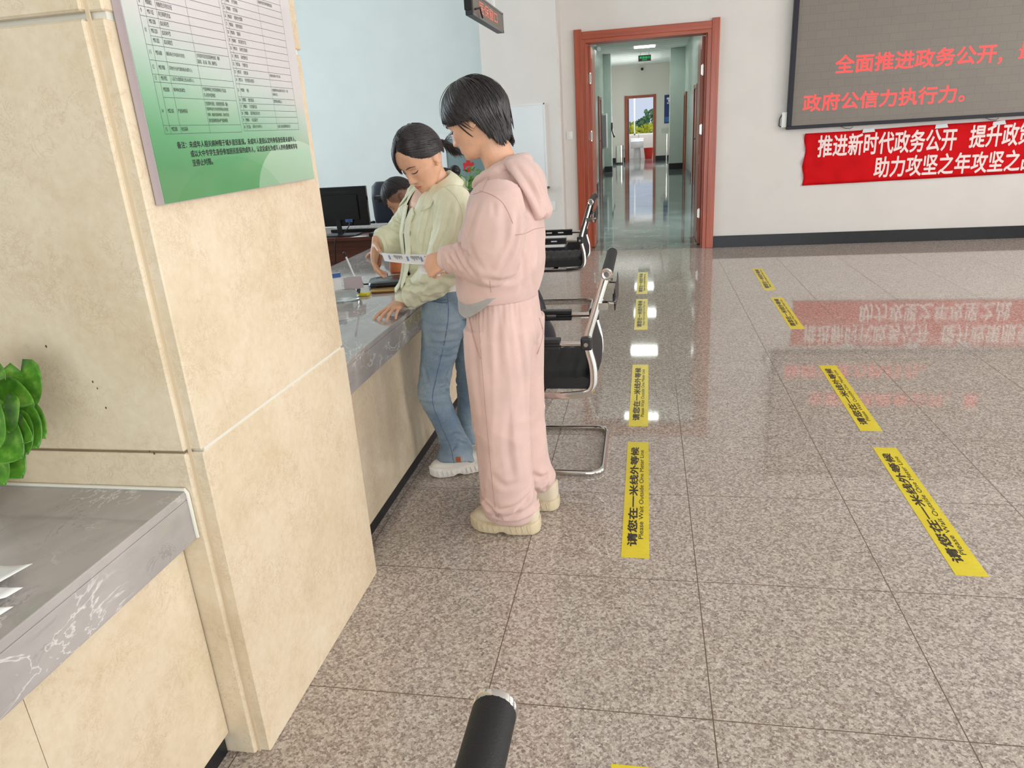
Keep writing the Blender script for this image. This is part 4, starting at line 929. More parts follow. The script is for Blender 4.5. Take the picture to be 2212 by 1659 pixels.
mb = MB(); mb.tube(catmull([(-1.39, 3.77, zt + .12), (-1.40, 3.75, zt + .19), (-1.33, 3.77, zt + .22), (-1.24, 3.80, zt + .19), (-1.22, 3.81, zt + .12)], 6), [(.011, .004)] * 25, 8, ref=(0, 1, 0)); build(mb, 'handle', 'tan_leather', t)
mb = MB(); mb.tube([(-1.40 + .012 * math.cos(a), 3.755, zt + .125 + .012 * math.sin(a)) for a in [2 * PI * i / 16 for i in range(16)]], .0025, 6, closed=True); build(mb, 'ring', 'steel', t)
t = thing('potted_plant', 'small leafy plant wrapped in pale green paper behind the woman with a bun', 'plant', (-1.42, 5.75, zt))
mb = MB(); mb.lathe((-1.42, 5.75, zt), [(.06, 0), (.08, .05), (.09, .18), (.075, .16)]); build(mb, 'pot', 'terracotta_white', t)
mb = MB()
vs = [V(-1.42 + r * math.cos(a), 5.75 + r * math.sin(a), zt + z + (.06 * math.sin(3 * a + 1.2) if z > .3 else 0)) for r, z in ((.07, .1), (.11, .22), (.15, .33)) for a in [2 * PI * i / 24 for i in range(24)]]
mb.add(vs, [(q * 24 + i, q * 24 + (i + 1) % 24, (q + 1) * 24 + (i + 1) % 24, (q + 1) * 24 + i) for q in range(2) for i in range(24)]); o = build(mb, 'wrapping', 'wrap_green', t); o.modifiers.new('t', 'SOLIDIFY').thickness = .001
rnd = random.Random(3)
for i in range(14):
    a = rnd.uniform(0, 6.28); h = rnd.uniform(.30, .46); r = rnd.uniform(.04, .16); b = V(-1.38 + r * .6 * math.cos(a), 5.75 + r * .6 * math.sin(a), zt + h - .03); tp = b + V(.05 * math.cos(a), .05 * math.sin(a), .025)
    build(leaf(b, tp, .035, (0, -.3, 1), n=8), 'leaf', 'pothos_leaf', t)
    mb = MB(); mb.tube([(-1.42, 5.75, zt + .12), tuple((b + V(-1.42, 5.75, zt + .25)) / 2), tuple(b)], .003, 5); build(mb, 'stalk', 'stem_green', t)
# leaflet held by the two women
t = thing('leaflet', 'folded printed leaflet held between the two women over the counter', 'leaflet', (-.85, 2.48, 1.06))
LP = [(-.985, 2.585, 1.064), (-.742, 2.52, 1.064), (-.690, 2.375, 1.050), (-.912, 2.415, 1.062)]
sheet('page', LP, 'paper', t, 8, .0006, lambda u, v: -.004 * math.sin(PI * u))
sheet('page', [(-.80, 2.44, 1.055), (-.70, 2.40, 1.052), (-.69, 2.34, 1.018), (-.775, 2.375, 1.022)], 'paper', t, 6, .0006)
mb = MB(); mb2 = MB()
A, Bv, Cv, Dv = [Vector(p) for p in LP]
def lq(m, u0, u1, v0, v1):
    f = lambda u, v: (A * (1 - u) + Bv * u) * (1 - v) + (Dv * (1 - u) + Cv * u) * v + V(0, 0, .0014 - .004 * math.sin(PI * u))
    m.add([f(u0, v0), f(u1, v0), f(u1, v1), f(u0, v1)], [(0, 1, 2, 3)])
for u in (.10, .42, .66): lq(mb2, u, u + .032, .28, .74)
for u0 in (.20, .50, .74):
    for q in range(7): lq(mb, u0 + .022 * q, u0 + .022 * q + .012, .2, .45 + .3 * ((q * 37) % 5) / 5)
build(mb2, 'heading', 'print_pale_blue', t, smooth=False); build(mb, 'print', 'print_grey', t, smooth=False)

# ================================================================== OFFICE SIDE
t = thing('desk', 'dark brown wooden desk behind the counter carrying the monitor', 'desk', (-2.7, 5.8, 0))
mb = MB(); mb.box((-3.6, 5.44, .715), (-1.92, 6.14, .74)); build(mb, 'desktop', 'dark_wood', t, smooth=False, bev=.003)
mb = MB(); mb.box((-3.55, 5.50, .05), (-1.97, 5.52, .715)); build(mb, 'modesty_panel', 'dark_wood', t, smooth=False)
for x in (-3.55, -2.0): mb = MB(); mb.box((x, 5.48, 0), (x + .03, 6.1, .715)); build(mb, 'side_panel', 'dark_wood', t, smooth=False)
t = thing('monitor', 'black computer monitor seen from behind on the brown desk', 'monitor', (-2.46, 5.62, .74))
mb = MB(); mb.box((-2.735, 5.60, .812), (-2.205, 5.635, 1.122)); mb.box((-2.66, 5.585, .86), (-2.28, 5.602, 1.06)); build(mb, 'housing', 'glossy_black', t, smooth=False, bev=.006)
mb = MB(); mb.box((-2.70, 5.5985, 1.075), (-2.36, 5.6, 1.092)); build(mb, 'vent', 'black_plastic', t, smooth=False)
mb = MB(); mb.box((-2.725, 5.635, .825), (-2.215, 5.638, 1.112)); build(mb, 'screen', 'dark_grey_plastic', t, smooth=False)
mb = MB(); mb.box((-2.485, 5.585, .745), (-2.445, 5.60, .87)); build(mb, 'neck', 'black_plastic', t, smooth=False, bev=.004)
mb = MB(); mb.box((-2.60, 5.50, .7405), (-2.30, 5.66, .750)); build(mb, 'foot', 'dark_grey_plastic', t, smooth=False, bev=.004)
mb = MB(); mb.box((-2.40, 5.578, .845), (-2.34, 5.585, .868)); build(mb, 'video_plug', 'print_blue', t, smooth=False)
mb = MB(); mb.tube(catmull([(-2.37, 5.572, .86), (-2.36, 5.56, .83), (-2.40, 5.53, .77), (-2.44, 5.46, .748), (-2.45, 5.43, .70), (-2.47, 5.428, .55), (-2.52, 5.43, .40)], 6), .0045, 7); tag(build(mb, 'cable', 'black_plastic', off=(0, 0, 0)), 'thin black cable running from the monitor down over the desk edge', 'cable')
t = thing('keyboard', 'white keyboard on the desk behind the black monitor', 'keyboard', (-2.3, 5.85, .74))
mb = MB(); mb.add([(-2.62, 5.76, .742), (-2.15, 5.74, .742), (-2.14, 5.90, .742), (-2.61, 5.92, .742), (-2.62, 5.76, .765), (-2.15, 5.74, .765), (-2.14, 5.90, .785), (-2.61, 5.92, .785)], [(0, 3, 2, 1), (4, 5, 6, 7), (0, 1, 5, 4), (1, 2, 6, 5), (2, 3, 7, 6), (3, 0, 4, 7)]); build(mb, 'case', 'black_plastic', t, smooth=False)
mb = MB()
for r in range(5):
    for c in range(17):
        x = -2.605 + c * .0268; y = 5.768 + r * .028 - .02 * c / 17; z = .766 + .004 * r; mb.box((x, y, z), (x + .022, y + .022, z + .009))
tag(build(mb, 'keys', 'white_plastic', t, smooth=False), kind='stuff')
t = thing('document_scanner', 'black overhead document scanner with flat base on the brown desk', 'scanner', (-2.05, 5.65, .74))
mb = MB(); mb.box((-2.17, 5.46, .7405), (-1.94, 5.78, .765)); build(mb, 'base', 'black_plastic', t, smooth=False, bev=.006)
mb = MB(); mb.box((-1.99, 5.72, .765), (-1.95, 5.76, 1.04)); build(mb, 'column', 'black_plastic', t, smooth=False, bev=.004)
mb = MB(); mb.box((-2.18, 5.70, 1.00), (-1.95, 5.77, 1.03)); build(mb, 'arm', 'dark_grey_plastic', t, smooth=False, bev=.006)
mb = MB(); mb.box((-2.15, 5.71, .975), (-2.09, 5.76, 1.0)); build(mb, 'camera_head', 'black_plastic', t, smooth=False, bev=.005)
t = thing('paper_note', 'small white paper on the desk edge between monitor and scanner base', 'paper', (-2.2, 5.5, .741))
sheet('page', [(-2.32, 5.445, .7412), (-2.185, 5.445, .7412), (-2.20, 5.52, .7412), (-2.27, 5.52, .7412)], 'paper', t, 2, .0008)
t = thing('office_chair', 'dark leather high-backed office chair against the pale office wall', 'office chair', (-2.40, 6.75, 0))
def cush(name, rings_, mat, pw=4): mb = MB(); mb.rings([(Vector(c), Vector(a), Vector(b), ra, rb, pw) for c, a, b, ra, rb in rings_], 36); return build(mb, name, mat, t)
X, Yv, Zv = (1, 0, 0), (0, 1, 0), (0, 0, 1)
cush('backrest', [((-2.37, 6.80 - .10 * (z - .55), z), X, Yv, w, d) for z, w, d in ((.56, .18, .03), (.60, .22, .045), (.75, .235, .05), (.93, .232, .05), (1.04, .215, .045), (1.08, .17, .03))], 'leather_black')
cush('seat', [((-2.37, 6.55, z), X, Yv, w, d) for z, w, d in ((.42, .22, .22), (.45, .25, .25), (.50, .25, .25), (.53, .21, .21))], 'leather_black')
for s in (-1, 1): mb = MB(); mb.tube(arc_path([(-2.37 + s * .24, 6.75, .70), (-2.37 + s * .28, 6.45, .70), (-2.37 + s * .28, 6.4, .48), (-2.37 + s * .2, 6.5, .44)], .06), .018, 10); build(mb, 'armrest', 'black_plastic', t)
mb = MB(); mb.cyl((-2.37, 6.55, .08), (-2.37, 6.55, .42), .03, 14); build(mb, 'column', 'steel', t)
for i in range(5):
    a = 2 * PI * i / 5; mb = MB(); mb.tube([(-2.37, 6.55, .10), (-2.37 + .3 * math.cos(a), 6.55 + .3 * math.sin(a), .065)], [.025, .015], 8); f = build(mb, 'foot', 'black_plastic', t)
    mb = MB(); mb.ball((-2.37 + .3 * math.cos(a), 6.55 + .3 * math.sin(a), .028), .028, nu=12, nv=8); build(mb, 'castor', 'black_plastic', f)
# ================================================================== PEOPLE
SL = [(-.122, .060, .010, .018), (-.112, .082, -.005, .032), (-.098, .088, -.030, .043), (-.078, .088, -.055, .053), (-.052, .088, -.078, .062), (-.022, .089, -.090, .069),
      (0.0, .088, -.096, .072), (.03, .094, -.099, .0745), (.055, .091, -.097, .0745), (.08, .078, -.086, .067), (.10, .052, -.062, .049), (.113, .016, -.03, .018)]
def slice_at(z):
    z = max(SL[0][0], min(SL[-1][0], z))
    for a, b in zip(SL, SL[1:]):
        if z <= b[0]:
            i = SL.index(a); t = (z - a[0]) / (b[0] - a[0]); p0 = SL[max(i - 1, 0)]; p3 = SL[min(i + 2, len(SL) - 1)]
            return [0.5 * (2 * q1 + (q2 - q0) * t + (2 * q0 - 5 * q1 + 4 * q2 - q3) * t * t + (3 * q1 - q0 - 3 * q2 + q3) * t ** 3) for q0, q1, q2, q3 in zip(p0[1:], a[1:], b[1:], p3[1:])]
def G(d, s): return math.exp(-(d / s) ** 2)
def face_feat(x, z):
    ax = abs(x); h = 0
    if -.056 < z < .03:   # nose: ridge, tip, wings
        t = (.016 - z) / .054; hh = .003 + .020 * max(0, min(1, t)) ** 1.1
        if z < -.040: hh *= max(0, 1 - ((-.040 - z) / .012) ** 2)
        if z > .008: hh *= max(0, 1 - (z - .008) / .022)
        h += hh * G(x, .0075 + .005 * max(0, min(1, t)))
        h += .007 * G(ax - .0125, .0055) * G(z + .041, .007)
    h += -.0075 * G(ax - .030, .015) * G(z - .002, .011)
    h += .0058 * G(ax - .031, .0125) * G(z + .001, .0085)        # lids over the eyeball
    h += -.0016 * G(ax - .031, .014) * G(z - .0085, .0022)       # lid crease
    h += .0028 * G(z - .021, .008) * G(ax - .025, .022)
    h += .0045 * G(x, .026) * G(z + .072, .017)
    h += .0045 * G(x, .015) * G(z + .0665, .0036) + .0052 * G(x, .0135) * G(z + .0772, .0042) - .0036 * G(x, .021) * G(z + .0717, .0016)
    h += -.002 * G(x, .02) * G(z + .088, .004) + .0045 * G(x, .016) * G(z + .105, .011)
    h += .004 * G(ax - .043, .02) * G(z + .030, .02) + -.0015 * G(ax - .03, .006) * G(z + .058, .012)
    return h
def head_local(n=150, m=150):
    vs = []; fs = []
    for i in range(m):
        z = -.122 + .235 * i / (m - 1); f, b, w = slice_at(z); c = (f + b) / 2
        for q in range(n):
            a = 2 * PI * q / n; ca, sa = math.cos(a), math.sin(a); p = 2 / 2.25
            x = w * math.copysign(abs(ca) ** p, ca); y = c + (f - c) * math.copysign(abs(sa) ** p, sa)
            if sa > 0: y += face_feat(x, z) * min(1, sa * 1.6)
            vs.append(V(x, y, z))
    for i in range(m - 1):
        for q in range(n): fs.append((i * n + q, i * n + (q + 1) % n, (i + 1) * n + (q + 1) % n, (i + 1) * n + q))
    fs.append(tuple(range(n - 1, -1, -1))); fs.append(tuple((m - 1) * n + q for q in range(n)))
    return vs, fs
HV, HF = head_local()
class Head:
    def __init__(s, c, az, pitch, roll=0, sc=(1, 1, 1)):
        """az: heading of the face in degrees (0 = +x), pitch: degrees down"""
        a, p = math.radians(az), math.radians(pitch); fh = V(math.cos(a), math.sin(a), 0)
        s.f = fh * math.cos(p) - V(0, 0, math.sin(p)); s.u = fh * math.sin(p) + V(0, 0, math.cos(p)); s.r = s.f.cross(s.u)
        if roll:
            ro = math.radians(roll); u = s.u * math.cos(ro) + s.r * math.sin(ro); s.r = s.r * math.cos(ro) - s.u * math.sin(ro); s.u = u
        s.c = Vector(c); s.s = sc
    def w(s, x, y, z): return s.c + s.r * (x * s.s[0]) + s.f * (y * s.s[1]) + s.u * (z * s.s[2])
    def inv(s, p): d = p - s.c; return V(d.dot(s.r) / s.s[0], d.dot(s.f) / s.s[1], d.dot(s.u) / s.s[2])
    def front(s, x, z, lift=0):
        f, b, w = slice_at(z); c = (f + b) / 2; k_ = max(0, 1 - abs(x / w) ** 2.25) ** (1 / 2.25); y = c + (f - c) * k_ + face_feat(x, z) * min(1, k_ * 1.6); return s.w(x, y + lift, z)
    def add_to(s, mb):
        mb.add([s.w(*v) for v in HV], HF)
        for e in (-1, 1):   # ears: a shell with rim, slightly turned back
            ax = (s.f * .9 + s.u * .15).normalized(); up = (s.u - ax * s.u.dot(ax)).normalized(); out = ax.cross(up) * 1
            ctr = s.w(e * .076, -.012, -.008)
            mb.ball(ctr, (.016, .007, .030), (ax, (s.r * e - s.f * .5).normalized(), up), 18, 12)
            rim = [ctr + ax * (.014 * math.cos(t)) + up * (.028 * math.sin(t)) + s.r * (e * .0045) - s.f * .003 for t in [2 * PI * i / 20 for i in range(3, 19)]]
            mb.tube(rim, .0036, 8)
            mb.ball(s.w(e * .074, .0, -.036), (.007, .006, .009), (s.f, s.r, s.u), 10, 8)
def paint_skin(me, off, heads=(), lips=(.93, .58, .58), blush=(1, .93, .90)):
    at = me.color_attributes.new('tint', 'FLOAT_COLOR', 'POINT')
    for i, v in enumerate(me.vertices):
        c = [1, 1, 1]; p = v.co + off
        for h in heads:
            q = h.inv(p)
            if q.y > .05 and abs(q.x) < .08 and -.14 < q.z < .08:
                k1 = max(0, min(1, 2.2 * (1 - (q.x / .0235) ** 2 - ((q.z + .0722) / (.0108 - .003 * abs(q.x) / .02)) ** 2)))
                k2 = .9 * G(abs(q.x) - .04, .02) * G(q.z + .03, .018)
                for j in range(3): c[j] *= 1 + (lips[j] - 1) * k1; c[j] *= 1 + (blush[j] - 1) * k2
        at.data[i].color = (c[0], c[1], c[2], 1)
def hand(mb, wrist, d, n, side, curls, sc=1.0, spread=1.0, thumb=(.55, .75, .0, .3), thumb_curl=20):
    """d: towards the fingertips, n: back of the hand, side: thumb side; curls: per finger (index..little) degrees per joint"""
    d = Vector(d).normalized(); n = Vector(n); n = (n - d * n.dot(d)).normalized(); sd = Vector(side); sd = (sd - d * sd.dot(d) - n * sd.dot(n)).normalized(); w = Vector(wrist)
    P = lambda a, b, c: w + d * (a * sc) + sd * (b * sc) + n * (c * sc)
    r = lambda a: a * sc
    mb.rings([(P(a, b, c), sd, n, r(x), r(y), 2.6) for a, b, c, x, y in ((-.035, 0, 0, .024, .018), (-.005, .0, 0, .026, .018), (.02, .002, 0, .033, .018), (.05, .002, .002, .039, .0165), (.075, .001, .003, .040, .0135), (.088, 0, .002, .036, .010))], 24)
    bases = ((.084, .029, .003), (.089, .0098, .005), (.085, -.0098, .004), (.075, -.0285, .001)); lens = ((.041, .024, .020), (.045, .028, .021), (.042, .026, .020), (.033, .019, .018)); rad = (.0084, .0087, .0083, .0074)
    for k_ in range(4):
        cu = curls[k_] if isinstance(curls[k_], (tuple, list)) else (curls[k_] * .8, curls[k_], curls[k_] * .7)
        sp = spread * (.17, .04, -.07, -.20)[k_]; dd = (d + sd * sp).normalized(); p = P(*bases[k_]); ang = 0; pts = [P(bases[k_][0] - .028, bases[k_][1] * .85, bases[k_][2]), p]; rs = [r(rad[k_] * 1.05), r(rad[k_] * 1.12)]
        for s_ in range(3):
            ang += math.radians(cu[s_]); q = dd * math.cos(ang) - n * math.sin(ang)
            pts += [pts[-1] + q * r(lens[k_][s_] * .5), pts[-1] + q * r(lens[k_][s_])]; f = 1 - .09 * (s_ + 1); rs += [r(rad[k_] * f * .97), r(rad[k_] * f * 1.03)]
        pts.append(pts[-1] + q * r(.004)); rs.append(r(rad[k_] * .45))
        mb.tube(pts, rs, 12)
    tb = P(.016, .024, -.004); td = (d * thumb[0] + sd * thumb[1] + n * thumb[2]).normalized(); t1 = tb + td * r(.042)
    ax = td.cross(n).normalized() if abs(td.dot(n)) < .95 else sd
    td2 = (td * math.cos(math.radians(thumb_curl)) + d * math.sin(math.radians(thumb_curl)) * (1 - thumb[3]) - n * math.sin(math.radians(thumb_curl)) * thumb[3]).normalized(); t2 = t1 + td2 * r(.032); t3 = t2 + td2 * r(.026)
    mb.tube([P(.0, .012, -.002), tb, (tb + t1) / 2, t1, (t1 + t2) / 2, t2, t3, t3 + td2 * r(.004)], [r(x) for x in (.014, .016, .013, .0105, .0095, .0100, .0082, .004)], 12)
def arm(mb, pts): limb(mb, pts, 6, 20)

def face_line(head, e, pts, rad, lift, name, mat, parent):
    rs = rad if isinstance(rad, list) else [rad] * len(pts); q = catmull([(x, z, r_) for (x, z), r_ in zip(pts, rs)], 6); mb = MB()
    mb.tube([head.front(e * x, z, lift) for x, z, r_ in q], [max(r_, .0003) for x, z, r_ in q], 7); return build(mb, name, mat, parent)
class Hair:
    def __init__(s, head, rad, ctr=(0, -.008, .012), seed=1): s.h = head; s.rad = rad; s.c = ctr; s.mb = MB(); s.rnd = random.Random(seed)
    def ell(s, dx, dy, dz, k=1.0):
        L = math.sqrt((dx / s.rad[0]) ** 2 + (dy / s.rad[1]) ** 2 + (dz / s.rad[2]) ** 2); t = k / L
        return V(s.c[0] + dx * t, s.c[1] + dy * t, s.c[2] + dz * t)
    def cap(s, fn, n=64, m=24, k=.97, tuck=.18):
        """fn(phi)-> tau end; solid shell of hair"""
        vs = []; fs = []
        for i in range(m + 1):
            for q in range(n):
                ph = 2 * PI * q / n; vs.append(s.h.w(*s.pt(ph, fn(ph) * i / m, k, tuck)))
        for i in range(m):
            for q in range(n): fs.append((i * n + q, i * n + (q + 1) % n, (i + 1) * n + (q + 1) % n, (i + 1) * n + q))
        s.mb.add(vs, fs)
    def pt(s, ph, tau, k=1.0, tuck=.18):
        """phi 0 = front, + = her right; tau 0..1 crown to equator, beyond: hanging, 1 = 10 cm"""
        if tau <= 1:
            th = tau * PI / 2; return V(s.c[0] + s.rad[0] * k * math.sin(th) * math.sin(ph), s.c[1] + s.rad[1] * k * math.sin(th) * math.cos(ph), s.c[2] + s.rad[2] * k * math.cos(th))
        dr = (tau - 1); kk = k * (1 - tuck * min(dr, 1.2) ** 1.3)
        return V(s.c[0] + s.rad[0] * kk * math.sin(ph), s.c[1] + s.rad[1] * kk * math.cos(ph), s.c[2] - dr * .10)
    def lock(s, pts, w, th=.0028, tip=.25):
        q = catmull([tuple(p) for p in pts], 5); m = len(q); out = [s.h.w(*p) for p in q]; ctr = s.h.w(*s.c); vs = []; n = 6
        rs = [w * (min(1, .45 + 2.2 * i / m)) * (1 if i < m * .65 else 1 - (1 - tip) * ((i / (m - 1) - .65) / .35) ** 1.5) for i in range(m)]
        for i, p in enumerate(out):
            t = (out[min(i + 1, m - 1)] - out[max(i - 1, 0)]).normalized(); nn = (p - ctr); nn = (nn - t * nn.dot(t)).normalized(); sd = t.cross(nn)
            for j in range(n):
                a = 2 * PI * j / n; vs.append(p + sd * (rs[i] * math.cos(a)) + nn * (min(th, rs[i]) * math.sin(a)))
        fs = [(i * n + j, i * n + (j + 1) % n, (i + 1) * n + (j + 1) % n, (i + 1) * n + j) for i in range(m - 1) for j in range(n)]
        fs.append(tuple(range(n - 1, -1, -1))); fs.append(tuple((m - 1) * n + j for j in range(n)))
        s.mb.add(vs, fs)
    def build(s, parent): return build(s.mb, 'hair', 'hair', parent, angle=None)
def interp(tab, x):
    if x <= tab[0][0]: return tab[0][1]
    for a, b in zip(tab, tab[1:]):
        if x <= b[0]: return a[1] + (b[1] - a[1]) * (x - a[0]) / (b[0] - a[0])
    return tab[-1][1]

def shoe(parent, toe, heel, width=.095, sole=.04, height=.085, up='beige_shoe', so='shoe_sole', panel=None):
    toe, heel = Vector(toe), Vector(heel); d = toe - heel; L = d.length; d.normalize(); sd = V(-d.y, d.x, 0); Z = V(0, 0, 1)
    wf = lambda t: width * .5 * (.62 + .38 * math.sin(PI * min(1, max(0, .15 + .85 * t)))) * (1 if t < .8 else math.sqrt(max(0, 1 - ((t - .8) / .215) ** 2))) * (1 if t > .1 else math.sqrt(max(0.05, 1 - ((.1 - t) / .115) ** 2)))
    mb = MB(); rg = []
    for i in range(30):
        t = i / 29; h = height * (.50 + .50 * max(0, 1 - t * 1.25)) if t < .8 else height * .5 * math.sqrt(max(0.02, 1 - ((t - .8) / .21) ** 2)); h = max(h, .006)
        rg.append((heel + d * (L * t) + Z * (sole * .9 + h * .45), sd, Z, max(wf(t) * .93, .004), h * .58, 2.6))
    mb.rings(rg, 28); u = build(mb, 'shoe', up, parent)
    mb = MB(); rg = []
    for i in range(44):
        t = i / 43; arch = .012 * G(t - .52, .07) if sole > .035 else 0; toe_l = .014 * max(0, (t - .82) / .18) ** 2 + .006 * max(0, (.1 - t) / .1) ** 2
        w_ = wf(t) * 1.06 + .0012 * math.sin(t * 75); z0 = arch + toe_l; z1 = sole * (1.0 + .25 * max(0, (t - .75) / .25) + .22 * max(0, (.3 - t) / .3))
        rg.append((heel + d * (L * (t * 1.03 - .015)) + Z * ((z0 + z1) / 2), sd, Z, max(w_, .006), (z1 - z0) / 2, 5))
    mb.rings(rg, 32); s_ = build(mb, 'sole', so, u)
    if panel:
        mb = MB()
        for t in (.12, .2, .28, .36, .62, .7, .78, .86):
            for e in (-1, 1): b = heel + d * (L * t); mb.tube([b + sd * (e * (wf(t) * 1.09)) + Z * (sole * .2 + .01), b + sd * (e * wf(t) * 1.09) + d * .006 + Z * (sole * .95)], .0022, 6)
        build(mb, 'tread_rib', panel, u)
        mb = MB()
        for t in (.60, .66, .72):
            b = heel + d * (L * t); mb.tube([b + sd * (wf(t) * .55) + Z * (sole + height * .38), b + d * .01 + Z * (sole + height * .62 - .06 * (t - .6)), b - sd * (wf(t) * .55) + Z * (sole + height * .38)], .0035, 6)
        build(mb, 'lace', 'white_tee', u)
    return u

# ---------------------------------------------------------------- woman in pink
pk = thing('person', 'woman with short black hair in a pink hoodie and wide pink trousers, holding a leaflet', 'person', (-.50, 2.46, 0))
PO = V(-.50, 2.46, 0)
hd = Head((-.556, 2.47, 1.516), 170, 26, 0, (1.03, 1.05, .93))
mb = MB(); hd.add_to(mb)
limb(mb, [(-.475, 2.47, 1.28, .062, .062), (-.480, 2.47, 1.36, .056, .056), (-.505, 2.47, 1.43, .055, .058), (-.53, 2.47, 1.51, .06, .06)], 5, 24)
limb(mb, [(-.50, 2.46, .82, .10, .14), (-.50, 2.46, .95, .10, .14), (-.49, 2.46, 1.10, .09, .14), (-.48, 2.46, 1.25, .08, .16), (-.48, 2.47, 1.31, .06, .12)], 4, 24, ref=(1, 0, 0))
for s in (-1, 1):
    limb(mb, [(-.51, 2.46 + s * .08, .86, .075, .075), (-.53, 2.46 + s * .09, .48, .05, .05), (-.50, 2.46 + s * .09, .10, .035, .035)], 4, 18)
arm(mb, [(-.475, 2.33, 1.28, .045, .045), (-.468, 2.285, 1.17, .042, .042), (-.475, 2.28, 1.07, .038, .038), (-.56, 2.29, 1.085, .034, .034), (-.655, 2.315, 1.078, .026, .022)])
arm(mb, [(-.475, 2.61, 1.28, .045, .045), (-.47, 2.655, 1.17, .042, .042), (-.48, 2.66, 1.07, .038, .038), (-.57, 2.63, 1.04, .034, .034), (-.63, 2.585, 1.022, .026, .022)])
hand(mb, (-.658, 2.318, 1.082), (-.80, .22, -.38), (-.15, -.92, .40), (-.35, .22, .9), ((62, 70, 45), (66, 74, 48), (68, 76, 48), (66, 72, 46)), .98, .35, (.75, .2, -.75, .3), 12)
hand(mb, (-.63, 2.585, 1.022), (-.9, -.25, -.05), (0, .35, -.93), (-.2, -.9, 0), (24, 26, 28, 30), .96, .4, (.9, .25, .1, .3), 8)
me = remeshed(mb, .0032, 2); body = skin_obj(me, 'body', 'skin', pk, PO); paint_skin(me, PO, [hd], (.92, .62, .62))
mb = MB()
for e in (-1, 1):
    face_line(hd, e, ((.013, .0195), (.024, .0235), (.036, .0235), (.047, .018)), [.0012, .0024, .0022, .001], .0012, 'eyebrow', 'brow', body)
    face_line(hd, e, ((.018, -.0055), (.025, -.0075), (.033, -.008), (.041, -.0065), (.046, -.003)), [.0008, .0013, .0015, .0015, .0007], .0012, 'eyelashes', 'lash', body)
hr = Hair(hd, (.099, .112, .131), (0, -.008, .010), 11)
PT = [(0, .84), (.5, .95), (.9, 1.12), (1.25, 1.24), (1.60, 1.24), (1.80, 1.95), (2.2, 2.45), (2.7, 2.30), (3.2, 2.15)]
hr.cap(lambda p: interp(PT, abs((p + PI) % (2 * PI) - PI)) * .93, 72, 26, .955, .34)
for i in range(1900):
    ph = hr.rnd.uniform(-PI, PI); a = abs(ph); te = interp(PT, a) * hr.rnd.uniform(.86, 1.05); k0 = hr.rnd.uniform(.955, 1.010); dr = (.55 if a < 1.6 else .12) * (1 if ph > 0 else -1) * hr.rnd.uniform(.5, 1.1)
    t0 = hr.rnd.uniform(.02, .55 * te); pts = []
    for j in range(6):
        t = t0 + (te - t0) * j / 5; pts.append(hr.pt(ph + dr * (t / te) ** 1.5, t, k0 + (.03 * max(0, t - 1.75) if a > 2 else 0), .30))
    hr.lock(pts, hr.rnd.uniform(.0014, .0038), .0014)
for i in range(46):   # wisps in front of the ear and at the nape
    sgn = hr.rnd.choice((-1, 1)); ph = sgn * hr.rnd.uniform(1.18, 1.5) if i < 16 else sgn * hr.rnd.uniform(1.9, 2.9); te = hr.rnd.uniform(1.35, 1.85) if i < 16 else hr.rnd.uniform(1.95, 2.15)
    hr.lock([hr.pt(ph + sgn * .22 * t * t, .7 + (te - .7) * t, 1.0 - .02 * t, .20) for t in (0, .25, .5, .75, 1)], .0018, .0012, .1)
for i in range(14):   # flyaway arc over the crown
    ph = hr.rnd.uniform(-.6, .6); hr.lock([hr.pt(ph, t, 1.02 + .05 * math.sin(PI * t / .9)) for t in (.02, .25, .5, .75)], .0007, .0006, .3)
for i in range(8):
    ph = PI + hr.rnd.uniform(-.5, .5); hr.lock([hr.pt(ph, t, 1.01 + .02 * math.sin(PI * t)) for t in (.02, .35, .7, .95)], .0007, .0006, .3)
hr.build(pk)
# hoodie
Xa, Ya, Za = V(1, 0, 0), V(0, 1, 0), V(0, 0, 1)
mb = MB()
limb(mb, [(-.520, 2.465, .922, .138, .205), (-.518, 2.465, .945, .143, .212), (-.503, 2.465, 1.02, .148, .220), (-.490, 2.467, 1.11, .144, .220), (-.480, 2.468, 1.20, .132, .210), (-.474, 2.469, 1.27, .112, .185), (-.478, 2.47, 1.325, .085, .135), (-.49, 2.47, 1.365, .066, .085)], 6, 48, ref=(1, 0, 0))
for s in (-1, 1):
    yy = lambda d: 2.468 + s * d
    tgt = [(-.475, yy(.135), 1.285, .080, .070), (-.470, yy(.185), 1.225, .094, .076), (-.478, yy(.200), 1.15, .100, .078), (-.490, yy(.200), 1.09, .092, .078), (-.520, yy(.192), 1.068, .072, .078), (-.575, yy(.176), 1.078, .052, .060), (-.625, yy(.160), 1.083, .043, .048), (-.652, yy(.152), 1.082, .036, .040)]
    limb(mb, tgt, 6, 32, ref=(1, 0, .3))
me = remeshed(mb, .0055, 4)
def fold_hoodie(p, n):
    d = 0
    if p.x < -.53 and 1.0 < p.z < 1.16 and p.y < 2.40: d += .0045 * ridged(p, (38, 10, 9), 1.3) * min(1, (-.53 - p.x) / .05)      # gathered forearm
    d += .0045 * ridged(p, (6, 6, 9), 4.1) * (1 if p.z < 1.3 else .3)
    d += .004 * G(p.z - 1.045, .03) * ridged(p, (12, 12, 5), 2.2)
    if p.z < .95: d -= .004 * max(0, (.95 - p.z) / .03)
    return d
displace(me, fold_hoodie)
